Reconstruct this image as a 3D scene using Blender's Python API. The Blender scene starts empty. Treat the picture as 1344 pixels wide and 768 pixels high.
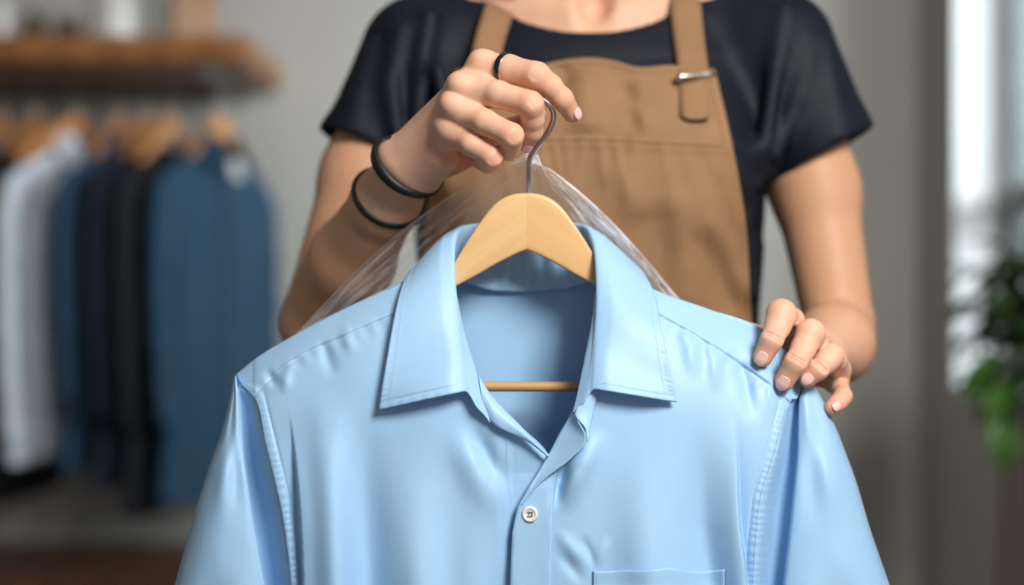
import bpy, math, random
import numpy as np
from mathutils import Vector, Matrix
from mathutils.bvhtree import BVHTree

random.seed(7)
rng = np.random.default_rng(7)
SC = bpy.context.scene
COL = SC.collection
PI = math.pi

# ------------------------------------------------------------------ camera
FOC = 50.0 / 36.0 * 1344.0          # focal length in pixels of a 1344 px wide frame
ZC = 1.12                           # camera height above the floor
cam_d = bpy.data.cameras.new('camera')
cam_d.lens = 50.0
cam_d.sensor_width = 36.0
cam = bpy.data.objects.new('camera', cam_d)
cam.location = (0, 0, ZC)
cam.rotation_euler = (PI / 2, 0, 0)
cam_d.clip_start = 0.05
cam_d.dof.use_dof = True
cam_d.dof.focus_distance = 1.155
cam_d.dof.aperture_fstop = 1.5
COL.objects.link(cam)
SC.camera = cam


def P(px, py, Y):
    """world point that stands Y metres in front of the camera and is seen at (px, py)"""
    return np.array([(px - 672.0) / FOC * Y, Y, ZC + (384.0 - py) / FOC * Y])


def V3(a):
    return Vector((float(a[0]), float(a[1]), float(a[2])))


def nrm(v):
    v = np.asarray(v, float)
    return v / (np.linalg.norm(v) + 1e-12)


# ------------------------------------------------------------------ scene helpers
def link(o, parent=None):
    COL.objects.link(o)
    if parent is not None:
        o.parent = parent
    return o


def mesh_obj(name, verts, faces, mat=None, parent=None, smooth=True, uvs=None):
    me = bpy.data.meshes.new(name)
    verts = np.asarray(verts, dtype=np.float32)
    if isinstance(faces, np.ndarray) and faces.ndim == 2:
        n, k = faces.shape
        me.vertices.add(len(verts))
        me.vertices.foreach_set('co', verts.ravel())
        me.loops.add(n * k)
        me.loops.foreach_set('vertex_index', faces.astype(np.int32).ravel())
        me.polygons.add(n)
        me.polygons.foreach_set('loop_start', np.arange(0, n * k, k, dtype=np.int32))
        me.polygons.foreach_set('loop_total', np.full(n, k, dtype=np.int32))
        me.update(calc_edges=True)
    else:
        me.from_pydata([tuple(map(float, v)) for v in verts], [], [tuple(map(int, f)) for f in faces])
    me.validate()
    if smooth:
        me.polygons.foreach_set('use_smooth', [True] * len(me.polygons))
    if uvs is not None:
        ul = me.uv_layers.new(name='UVMap')
        li = np.empty(len(me.loops), dtype=np.int32)
        me.loops.foreach_get('vertex_index', li)
        ul.data.foreach_set('uv', np.asarray(uvs, dtype=np.float32)[li].ravel())
    if mat is not None:
        me.materials.append(mat)
    o = bpy.data.objects.new(name, me)
    return link(o, parent)


def tag(o, label=None, cat=None, group=None, kind=None):
    if label:
        o['label'] = label
    if cat:
        o['category'] = cat
    if group:
        o['group'] = group
    if kind:
        o['kind'] = kind
    return o


def empty(name, loc):
    o = bpy.data.objects.new(name, None)
    o.empty_display_size = 0.05
    o.location = V3(loc)
    return link(o)


def rebase(o, root):
    """give a part built in world coordinates to an Empty at the thing's base"""
    o.parent = root
    o.matrix_parent_inverse = Matrix.Translation(root.location).inverted()
    return o


def grid_faces(nu, nv, close_u=False, close_v=False):
    """quads of a grid stored as index i*nv + j"""
    iu = np.arange(nu if close_u else nu - 1)
    jv = np.arange(nv if close_v else nv - 1)
    I, J = np.meshgrid(iu, jv, indexing='ij')
    I2, J2 = (I + 1) % nu, (J + 1) % nv
    return np.stack([I * nv + J, I2 * nv + J, I2 * nv + J2, I * nv + J2], -1).reshape(-1, 4)


def solidify(o, t, offset=0.0):
    m = o.modifiers.new('thickness', 'SOLIDIFY')
    m.thickness = t
    m.offset = offset
    return o


def subsurf(o, n=1):
    m = o.modifiers.new('smooth', 'SUBSURF')
    m.levels = n
    m.render_levels = n
    return o


def bevel(o, w, seg=2):
    m = o.modifiers.new('bevel', 'BEVEL')
    m.width = w
    m.segments = seg
    m.limit_method = 'ANGLE'
    return o


def catmull(pts, ts):
    """uniform Catmull-Rom through pts; ts in 0..n-1"""
    pts = np.asarray(pts, float)
    n = len(pts)
    ext = np.vstack([2 * pts[0] - pts[1], pts, 2 * pts[-1] - pts[-2]])
    ts = np.clip(np.asarray(ts, float), 0, n - 1 - 1e-9)
    i = np.floor(ts).astype(int)
    f = (ts - i)[:, None]
    p0, p1, p2, p3 = ext[i], ext[i + 1], ext[i + 2], ext[i + 3]
    return 0.5 * (2 * p1 + (p2 - p0) * f + (2 * p0 - 5 * p1 + 4 * p2 - p3) * f ** 2 + (3 * p1 - p0 - 3 * p2 + p3) * f ** 3)


def resample(pts, u, smooth=True):
    """polyline (smoothed) at arc-length fractions u"""
    pts = np.asarray(pts, float)
    if smooth and len(pts) > 2:
        # Hermite spline with chord-length knots, so uneven spacing never overshoots
        k = np.r_[0, np.cumsum(np.linalg.norm(np.diff(pts, axis=0), axis=1))]
        dk = np.diff(k)[:, None]
        sl_ = np.diff(pts, axis=0) / dk
        tg = np.empty_like(pts)
        tg[1:-1] = (sl_[:-1] * dk[1:] + sl_[1:] * dk[:-1]) / (dk[1:] + dk[:-1])
        tg[0], tg[-1] = sl_[0], sl_[-1]
        q = np.concatenate([np.linspace(k[i], k[i + 1], 24, endpoint=False) for i in range(len(k) - 1)] + [k[-1:]])
        i = np.clip(np.searchsorted(k, q, side='right') - 1, 0, len(k) - 2)
        h = dk[i]
        f = ((q - k[i])[:, None]) / h
        pts = ((2 * f ** 3 - 3 * f ** 2 + 1) * pts[i] + (f ** 3 - 2 * f ** 2 + f) * h * tg[i] + (-2 * f ** 3 + 3 * f ** 2) * pts[i + 1] + (f ** 3 - f ** 2) * h * tg[i + 1])
    d = np.r_[0, np.cumsum(np.linalg.norm(np.diff(pts, axis=0), axis=1))]
    d /= d[-1]
    return np.stack([np.interp(u, d, pts[:, k]) for k in range(pts.shape[1])], -1)


def tube_mesh(pts, rad, seg=10, close=False, caps=True):
    pts = np.asarray(pts, float)
    n = len(pts)
    rad = np.broadcast_to(np.asarray(rad, float), (n,))
    if close:
        tan = np.roll(pts, -1, 0) - np.roll(pts, 1, 0)
    else:
        tan = np.gradient(pts, axis=0)
    tan /= np.linalg.norm(tan, axis=1, keepdims=True) + 1e-12
    ref = np.array([0.0, 0, 1.0]) if abs(tan[0][2]) < 0.9 else np.array([1.0, 0, 0])
    nv = nrm(np.cross(tan[0], ref))
    V = []
    for i in range(n):
        nv = nrm(nv - tan[i] * np.dot(nv, tan[i]))
        bv = np.cross(tan[i], nv)
        a = np.linspace(0, 2 * PI, seg, endpoint=False)
        V.append(pts[i] + rad[i] * (np.cos(a)[:, None] * nv + np.sin(a)[:, None] * bv))
    V = np.concatenate(V)
    Fq = [tuple(f) for f in grid_faces(n, seg, close_u=close, close_v=True)]
    if caps and not close:
        c0, c1 = len(V), len(V) + 1
        V = np.vstack([V, pts[0] - tan[0] * rad[0] * 0.4, pts[-1] + tan[-1] * rad[-1] * 0.4])
        for j in range(seg):
            Fq.append((c0, (j + 1) % seg, j))
            Fq.append((c1, (n - 1) * seg + j, (n - 1) * seg + (j + 1) % seg))
    return V, Fq


def tube(name, pts, rad, mat, parent=None, seg=10, close=False):
    v, f = tube_mesh(pts, rad, seg, close)
    return mesh_obj(name, v, f, mat, parent)


def box_mesh(lo, hi):
    lo, hi = np.asarray(lo, float), np.asarray(hi, float)
    v = [[(lo, hi)[(i >> k) & 1][k] for k in range(3)] for i in range(8)]
    f = [(0, 2, 3, 1), (4, 5, 7, 6), (0, 1, 5, 4), (2, 6, 7, 3), (0, 4, 6, 2), (1, 3, 7, 5)]
    return np.array(v), f


def box(name, lo, hi, mat, parent=None, bev=0.0):
    v, f = box_mesh(lo, hi)
    o = mesh_obj(name, v, f, mat, parent, smooth=False)
    if bev:
        bevel(o, bev)
    return o


def lathe(name, prof, c, mat, parent=None, seg=32):
    """prof: list of (radius, z) around the vertical axis through c"""
    prof = np.asarray(prof, float)
    a = np.linspace(0, 2 * PI, seg, endpoint=False)
    V = np.stack([c[0] + prof[:, :1] * np.cos(a), c[1] + prof[:, :1] * np.sin(a), c[2] + prof[:, 1:] + 0 * a], -1).reshape(-1, 3)
    return mesh_obj(name, V, grid_faces(len(prof), seg, close_v=True), mat, parent)


# ------------------------------------------------------------------ materials
class NT:
    def __init__(self, name):
        self.m = bpy.data.materials.new(name)
        self.m.use_nodes = True
        self.t = self.m.node_tree
        self.b = self.t.nodes['Principled BSDF']
        self.out = self.t.nodes['Material Output']

    def n(self, typ, **kw):
        nd = self.t.nodes.new(typ)
        for k, v in kw.items():
            if k in nd.inputs:
                nd.inputs[k].default_value = v
            else:
                setattr(nd, k, v)
        return nd

    def l(self, a, b):
        self.t.links.new(a, b)

    def set(self, **kw):
        for k, v in kw.items():
            self.b.inputs[k.replace('_', ' ')].default_value = v
        return self

    def coord(self, scale=(1, 1, 1), kind='Object', rot=(0, 0, 0)):
        tc = self.n('ShaderNodeTexCoord')
        mp = self.n('ShaderNodeMapping')
        mp.inputs['Scale'].default_value = scale
        mp.inputs['Rotation'].default_value = rot
        self.l(tc.outputs[kind], mp.inputs['Vector'])
        return mp.outputs['Vector']

    def noise(self, vec, scale, detail=4.0, rough=0.5):
        nd = self.n('ShaderNodeTexNoise', Scale=scale, Detail=detail, Roughness=rough)
        self.l(vec, nd.inputs['Vector'])
        return nd.outputs['Fac']

    def ramp(self, fac, stops):
        r = self.n('ShaderNodeValToRGB')
        e = r.color_ramp.elements
        e[0].position, e[0].color = stops[0][0], (*stops[0][1], 1)
        e[1].position, e[1].color = stops[-1][0], (*stops[-1][1], 1)
        for p, c in stops[1:-1]:
            k = e.new(p)
            k.color = (*c, 1)
        self.l(fac, r.inputs['Fac'])
        return r.outputs['Color']

    def bump(self, h, strength, dist=0.001):
        bp = self.n('ShaderNodeBump', Strength=strength, Distance=dist)
        self.l(h, bp.inputs['Height'])
        self.l(bp.outputs['Normal'], self.b.inputs['Normal'])
        return bp


def lin(r, g, b):
    f = lambda c: (c / 255.0) / 12.92 if c <= 10 else (((c / 255.0) + 0.055) / 1.055) ** 2.4
    return (f(r), f(g), f(b))


def plain(name, col, rough=0.6, var=0.12, scale=20.0, bump=0.0, bscale=400.0, **kw):
    t = NT(name)
    v = t.coord()
    nz = t.noise(v, scale)
    lo = tuple(c * (1 - var) for c in col)
    hi = tuple(min(1, c * (1 + var)) for c in col)
    t.l(t.ramp(nz, [(0.3, lo), (0.7, hi)]), t.b.inputs['Base Color'])
    t.set(Roughness=rough, **kw)
    if bump:
        t.bump(t.noise(v, bscale, 2.0), bump, 0.0006)
    return t.m


def fabric(name, col, rough=0.75, weave=300.0, sheen=0.15, bump=0.25, var=0.06, spec=0.3):
    t = NT(name)
    v = t.coord()
    nz = t.noise(v, 30.0)
    lo = tuple(c * (1 - var) for c in col)
    hi = tuple(min(1, c * (1 + var)) for c in col)
    t.l(t.ramp(nz, [(0.3, lo), (0.7, hi)]), t.b.inputs['Base Color'])
    t.set(Roughness=rough, Sheen_Weight=sheen, Sheen_Roughness=0.4)
    t.b.inputs['Specular IOR Level'].default_value = spec
    t.bump(t.noise(v, weave, 3.0, 0.6), bump, 0.0008)
    return t.m


def make_skin():
    t = NT('skin')
    at = t.n('ShaderNodeAttribute', attribute_name='blush')
    v = t.coord()
    nz = t.noise(v, 60.0, 5.0)
    base = t.ramp(nz, [(0.3, (0.72, 0.425, 0.29)), (0.7, (0.79, 0.485, 0.34))])
    mx = t.n('ShaderNodeMix', data_type='RGBA')
    mx.inputs[7].default_value = (0.78, 0.26, 0.17, 1)
    t.l(at.outputs['Fac'], mx.inputs[0])
    t.l(base, mx.inputs[6])
    tn = t.n('ShaderNodeAttribute', attribute_name='tan')
    mt = t.n('ShaderNodeMix', data_type='RGBA')
    mt.inputs[7].default_value = (0.58, 0.315, 0.185, 1)
    t.l(tn.outputs['Fac'], mt.inputs[0])
    t.l(mx.outputs[2], mt.inputs[6])
    t.l(mt.outputs[2], t.b.inputs['Base Color'])
    t.set(Roughness=0.5, Subsurface_Weight=0.12, Subsurface_Scale=0.006)
    t.b.inputs['Subsurface Radius'].default_value = (1.0, 0.35, 0.2)
    t.b.inputs['Specular IOR Level'].default_value = 0.3
    vo = t.n('ShaderNodeTexVoronoi', Scale=900.0)
    t.l(v, vo.inputs['Vector'])
    ad = t.n('ShaderNodeMath', operation='ADD')
    t.l(vo.outputs['Distance'], ad.inputs[0])
    t.l(t.noise(v, 250.0, 3.0), ad.inputs[1])
    t.bump(ad.outputs[0], 0.09, 0.0005)
    return t.m


def make_shirt_cloth():
    t = NT('blue_cotton')
    v = t.coord()
    nz = t.noise(v, 9.0, 3.0)
    t.l(t.ramp(nz, [(0.3, (0.375, 0.63, 0.895)), (0.7, (0.41, 0.66, 0.91))]), t.b.inputs['Base Color'])
    t.set(Roughness=0.46, Sheen_Weight=0.12, Sheen_Roughness=0.35)
    t.b.inputs['Sheen Tint'].default_value = (0.85, 0.95, 1.0, 1)
    t.b.inputs['Specular IOR Level'].default_value = 0.40
    # cloth is a little translucent
    tr = t.n('ShaderNodeBsdfTranslucent')
    tr.inputs['Color'].default_value = (0.25, 0.55, 0.95, 1)
    mx = t.n('ShaderNodeMixShader')
    mx.inputs[0].default_value = 0.10
    t.l(t.b.outputs[0], mx.inputs[1])
    t.l(tr.outputs[0], mx.inputs[2])
    t.l(mx.outputs[0], t.out.inputs['Surface'])
    # soft crumple, drawn out along the hang of the cloth
    v2 = t.coord(scale=(1, 1, 0.4))
    b2 = t.n('ShaderNodeBump', Strength=0.30, Distance=0.004)
    t.l(t.noise(v2, 20.0, 2.0), b2.inputs['Height'])
    b3 = t.n('ShaderNodeBump', Strength=0.12, Distance=0.001)
    t.l(t.noise(v, 140.0, 3.0), b3.inputs['Height'])
    t.l(b2.outputs['Normal'], b3.inputs['Normal'])
    t.l(b3.outputs['Normal'], t.b.inputs['Normal'])
    return t.m


def make_wood(name, c1, c2, scale=14.0, rot=(0, 0, 0), stretch=(1, 1, 8), rough=0.42, coat=0.15):
    t = NT(name)
    v = t.coord(scale=stretch, rot=rot)
    nz = t.n('ShaderNodeTexNoise', Scale=scale, Detail=6.0, Roughness=0.6, Distortion=0.6)
    t.l(v, nz.inputs['Vector'])
    wv = t.n('ShaderNodeTexWave', Scale=scale * 0.6, Distortion=3.0, Detail=2.0)
    t.l(v, wv.inputs['Vector'])
    ad = t.n('ShaderNodeMath', operation='MULTIPLY_ADD')
    t.l(wv.outputs['Fac'], ad.inputs[0])
    ad.inputs[1].default_value = 0.35
    t.l(nz.outputs['Fac'], ad.inputs[2])
    t.l(t.ramp(ad.outputs[0], [(0.35, c1), (0.95, c2)]), t.b.inputs['Base Color'])
    t.set(Roughness=rough, Coat_Weight=coat, Coat_Roughness=0.25)
    t.bump(nz.outputs['Fac'], 0.05, 0.0005)
    return t.m


def make_grain(name, c1, c2, ang, along=.16, across=.007, rough=0.40):
    """straight-grained wood whose grain runs along a direction tilted by ang in the upright plane"""
    t = NT(name)
    tc = t.n('ShaderNodeTexCoord')
    mp = t.n('ShaderNodeMapping')
    mp.vector_type = 'TEXTURE'
    mp.inputs['Rotation'].default_value = (0, math.radians(ang), 0)
    mp.inputs['Scale'].default_value = (along, across, across)
    t.l(tc.outputs['Object'], mp.inputs['Vector'])
    nz = t.n('ShaderNodeTexNoise', Scale=1.0, Detail=4.0, Roughness=0.55, Distortion=0.4)
    t.l(mp.outputs['Vector'], nz.inputs['Vector'])
    t.l(t.ramp(nz.outputs['Fac'], [(0.3, c1), (0.75, c2)]), t.b.inputs['Base Color'])
    t.set(Roughness=rough, Coat_Weight=0.12, Coat_Roughness=0.25)
    return t.m


def make_metal(name, col=(0.75, 0.76, 0.78), rough=0.18):
    t = NT(name)
    v = t.coord()
    t.l(t.ramp(t.noise(v, 90.0), [(0.3, tuple(c * 0.92 for c in col)), (0.7, col)]), t.b.inputs['Base Color'])
    t.set(Metallic=1.0, Roughness=rough)
    return t.m


def make_film():
    t = NT('clear_film')
    tc = t.n('ShaderNodeTexCoord')

    def crinkle(scale, sx_, sy_, dist):
        mp = t.n('ShaderNodeMapping')
        mp.inputs['Scale'].default_value = (sx_, sy_, 1.0)
        t.l(tc.outputs['UV'], mp.inputs['Vector'])
        nz = t.n('ShaderNodeTexNoise', Scale=scale, Detail=3.0, Roughness=0.55, Distortion=dist)
        t.l(mp.outputs['Vector'], nz.inputs['Vector'])
        # ridge: 1 - |2n - 1|
        m = t.n('ShaderNodeMath', operation='MULTIPLY_ADD')
        t.l(nz.outputs['Fac'], m.inputs[0])
        m.inputs[1].default_value = 2.0
        m.inputs[2].default_value = -1.0
        ab = t.n('ShaderNodeMath', operation='ABSOLUTE')
        t.l(m.outputs[0], ab.inputs[0])
        iv = t.n('ShaderNodeMath', operation='SUBTRACT')
        iv.inputs[0].default_value = 1.0
        t.l(ab.outputs[0], iv.inputs[1])
        return iv.outputs[0]
    c1 = crinkle(1.0, 26.0, 2.2, 1.0)
    c2 = crinkle(1.0, 60.0, 5.0, 1.2)
    ad = t.n('ShaderNodeMath', operation='MULTIPLY_ADD')
    t.l(c2, ad.inputs[0])
    ad.inputs[1].default_value = 0.4
    t.l(c1, ad.inputs[2])
    bp = t.n('ShaderNodeBump', Strength=0.9, Distance=0.006)
    t.l(ad.outputs[0], bp.inputs['Height'])
    gl = t.n('ShaderNodeBsdfGlossy', Roughness=0.16)
    gl.inputs['Color'].default_value = (1, 1, 1, 1)
    t.l(bp.outputs['Normal'], gl.inputs['Normal'])
    lw = t.n('ShaderNodeLayerWeight', Blend=0.35)
    t.l(bp.outputs['Normal'], lw.inputs['Normal'])
    td = t.n('ShaderNodeBsdfDiffuse')
    td.inputs['Color'].default_value = (0.92, 0.94, 0.96, 1)
    tt_ = t.n('ShaderNodeBsdfTranslucent')
    tt_.inputs['Color'].default_value = (0.40, 0.41, 0.42, 1)
    tl = t.n('ShaderNodeAddShader')
    t.l(td.outputs[0], tl.inputs[0])
    t.l(tt_.outputs[0], tl.inputs[1])
    tr = t.n('ShaderNodeBsdfTransparent')
    tr.inputs['Color'].default_value = (0.985, 0.988, 0.99, 1)
    m1 = t.n('ShaderNodeMixShader')
    ml = t.n('ShaderNodeMath', operation='MULTIPLY_ADD')
    t.l(lw.outputs['Facing'], ml.inputs[0])
    ml.inputs[1].default_value = 0.20
    ml.inputs[2].default_value = 0.05
    t.l(ml.outputs[0], m1.inputs[0])
    t.l(tr.outputs[0], m1.inputs[1])
    t.l(gl.outputs[0], m1.inputs[2])
    # white highlights painted in as diffuse streaks along the film's creases
    def line(src, lo, top):
        r_ = t.n('ShaderNodeMapRange')
        r_.inputs['From Min'].default_value = lo
        r_.inputs['From Max'].default_value = 0.995
        r_.inputs['To Min'].default_value = 0.0
        r_.inputs['To Max'].default_value = top
        t.l(src, r_.inputs['Value'])
        return r_.outputs[0]
    rp = t.n('ShaderNodeMath', operation='ADD')
    t.l(line(c1, 0.82, 0.30), rp.inputs[0])
    t.l(line(c2, 0.84, 0.20), rp.inputs[1])
    rp2 = t.n('ShaderNodeMath', operation='ADD')
    t.l(rp.outputs[0], rp2.inputs[0])
    rp2.inputs[1].default_value = 0.014
    rp = rp2
    at = t.n('ShaderNodeAttribute', attribute_name='streak_gain')
    mu = t.n('ShaderNodeMath', operation='MULTIPLY')
    t.l(rp.outputs[0], mu.inputs[0])
    t.l(at.outputs['Fac'], mu.inputs[1])
    m2 = t.n('ShaderNodeMixShader')
    t.l(mu.outputs[0], m2.inputs[0])
    t.l(m1.outputs[0], m2.inputs[1])
    t.l(tl.outputs[0], m2.inputs[2])
    t.l(m2.outputs[0], t.out.inputs['Surface'])
    return t.m


M = {}
M['skin'] = make_skin()
M['shirt'] = make_shirt_cloth()
M['thread'] = plain('blue_thread', (0.42, 0.62, 0.84), 0.7)
M['tee'] = fabric('black_jersey', (0.0050, 0.0075, 0.0140), 0.62, 260, 0.0, 0.12, 0.06, 0.22)
M['apron'] = fabric('brown_canvas', (0.285, 0.158, 0.076), 0.72, 300, 0.12, 0.35)
M['apron_thread'] = plain('brown_thread', (0.20, 0.105, 0.05), 0.8)
M['black_rubber'] = plain('black_rubber', (0.005, 0.005, 0.006), 0.5, 0.2, 60, 0.1)
M['ring'] = plain('black_ring', (0.008, 0.008, 0.012), 0.2, 0.1, 60)
M['ring_edge'] = make_metal('steel_edge', (0.55, 0.57, 0.62), 0.25)
M['nail'] = plain('nail', (0.86, 0.55, 0.48), 0.22, 0.04, 90)
M['steel'] = make_metal('polished_steel', (0.86, 0.87, 0.88), 0.28)
M['brass'] = make_metal('brushed_nickel', (0.62, 0.60, 0.56), 0.3)
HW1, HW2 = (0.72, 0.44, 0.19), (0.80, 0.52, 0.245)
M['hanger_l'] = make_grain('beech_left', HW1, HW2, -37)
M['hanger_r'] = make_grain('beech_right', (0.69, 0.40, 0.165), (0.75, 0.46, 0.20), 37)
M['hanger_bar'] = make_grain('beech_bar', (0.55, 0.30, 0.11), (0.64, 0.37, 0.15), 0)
M['button'] = plain('pearl_button', (0.86, 0.84, 0.80), 0.2, 0.05, 40)
M['hole'] = plain('button_thread', (0.10, 0.09, 0.09), 0.7)
M['film'] = make_film()
M['hair'] = plain('dark_hair', (0.03, 0.018, 0.012), 0.5, 0.3, 120)
M['trousers'] = fabric('dark_denim', (0.02, 0.025, 0.04))
M['eye'] = plain('eye', (0.8, 0.78, 0.76), 0.15)
# setting
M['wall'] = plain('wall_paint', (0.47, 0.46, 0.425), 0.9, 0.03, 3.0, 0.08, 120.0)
M['wall_r'] = plain('wall_paint_shaded', (0.40, 0.375, 0.34), 0.9, 0.03, 3.0, 0.08, 120.0)  # wall paint darkened: the window wall's shade is put into its colour
M['ceiling'] = plain('ceiling_paint', (0.6, 0.6, 0.58), 0.9, 0.03, 3.0)
M['floor'] = make_wood('floor_boards', (0.12, 0.07, 0.04), (0.2, 0.12, 0.07), 3.0, (0, 0, 0), (1, 8, 1))
M['frame'] = plain('grey_window_frame', (0.16, 0.19, 0.19), 0.5)
M['shelf'] = make_wood('oak_shelf', (0.22, 0.085, 0.024), (0.36, 0.15, 0.05), 5, (0, 0, 0), (1, 7, 7))
M['bench'] = make_wood('dark_bench', (0.09, 0.035, 0.016), (0.15, 0.06, 0.03), 5, (0, 0, 0), (1, 7, 7))
M['bg_hanger'] = make_wood('orange_wood', (0.55, 0.22, 0.065), (0.68, 0.32, 0.11), 10, (0, 0, 0), (3, 3, 9))
M['rail'] = make_metal('dark_rail', (0.10, 0.10, 0.10), 0.4)
M['bracket'] = make_metal('grey_bracket', (0.42, 0.42, 0.42), 0.4)
M['c_blue'] = fabric('steel_blue_cloth', (0.016, 0.056, 0.105), 0.8, 120)
M['c_navy'] = fabric('navy_cloth', (0.007, 0.010, 0.026), 0.85, 120)
M['c_black'] = fabric('black_cloth', (0.006, 0.007, 0.012), 0.85, 120)
M['c_white'] = fabric('white_cloth', (0.60, 0.66, 0.75), 0.8, 120)
M['c_blue2'] = fabric('mid_blue_cloth', (0.015, 0.05, 0.10), 0.8, 120)
M['ceramic'] = plain('white_ceramic', (0.62, 0.62, 0.57), 0.35)
M['lightwood'] = make_wood('light_wood_box', (0.24, 0.095, 0.022), (0.32, 0.14, 0.036), 6, (0, 0, 0), (6, 6, 1))
M['darkpot'] = plain('dark_pot', (0.05, 0.025, 0.018), 0.6)
M['terracotta'] = plain('brown_pot', (0.14, 0.06, 0.03), 0.7)
M['leaf'] = plain('green_leaf', (0.055, 0.15, 0.022), 0.45, 0.35, 12)
M['leaf_d'] = plain('dark_leaf', (0.018, 0.055, 0.014), 0.45, 0.35, 12)
M['stem'] = plain('brown_stem', (0.07, 0.055, 0.04), 0.8)
M['soil'] = plain('soil', (0.03, 0.02, 0.015), 0.95)
M['label'] = plain('white_label', (0.7, 0.72, 0.74), 0.6)
M['building'] = plain('cream_render', (0.75, 0.66, 0.48), 0.9, 0.05, 1.0)
M['hills'] = plain('blue_hills', (0.35, 0.48, 0.66), 0.95, 0.08, 0.2)


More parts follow.
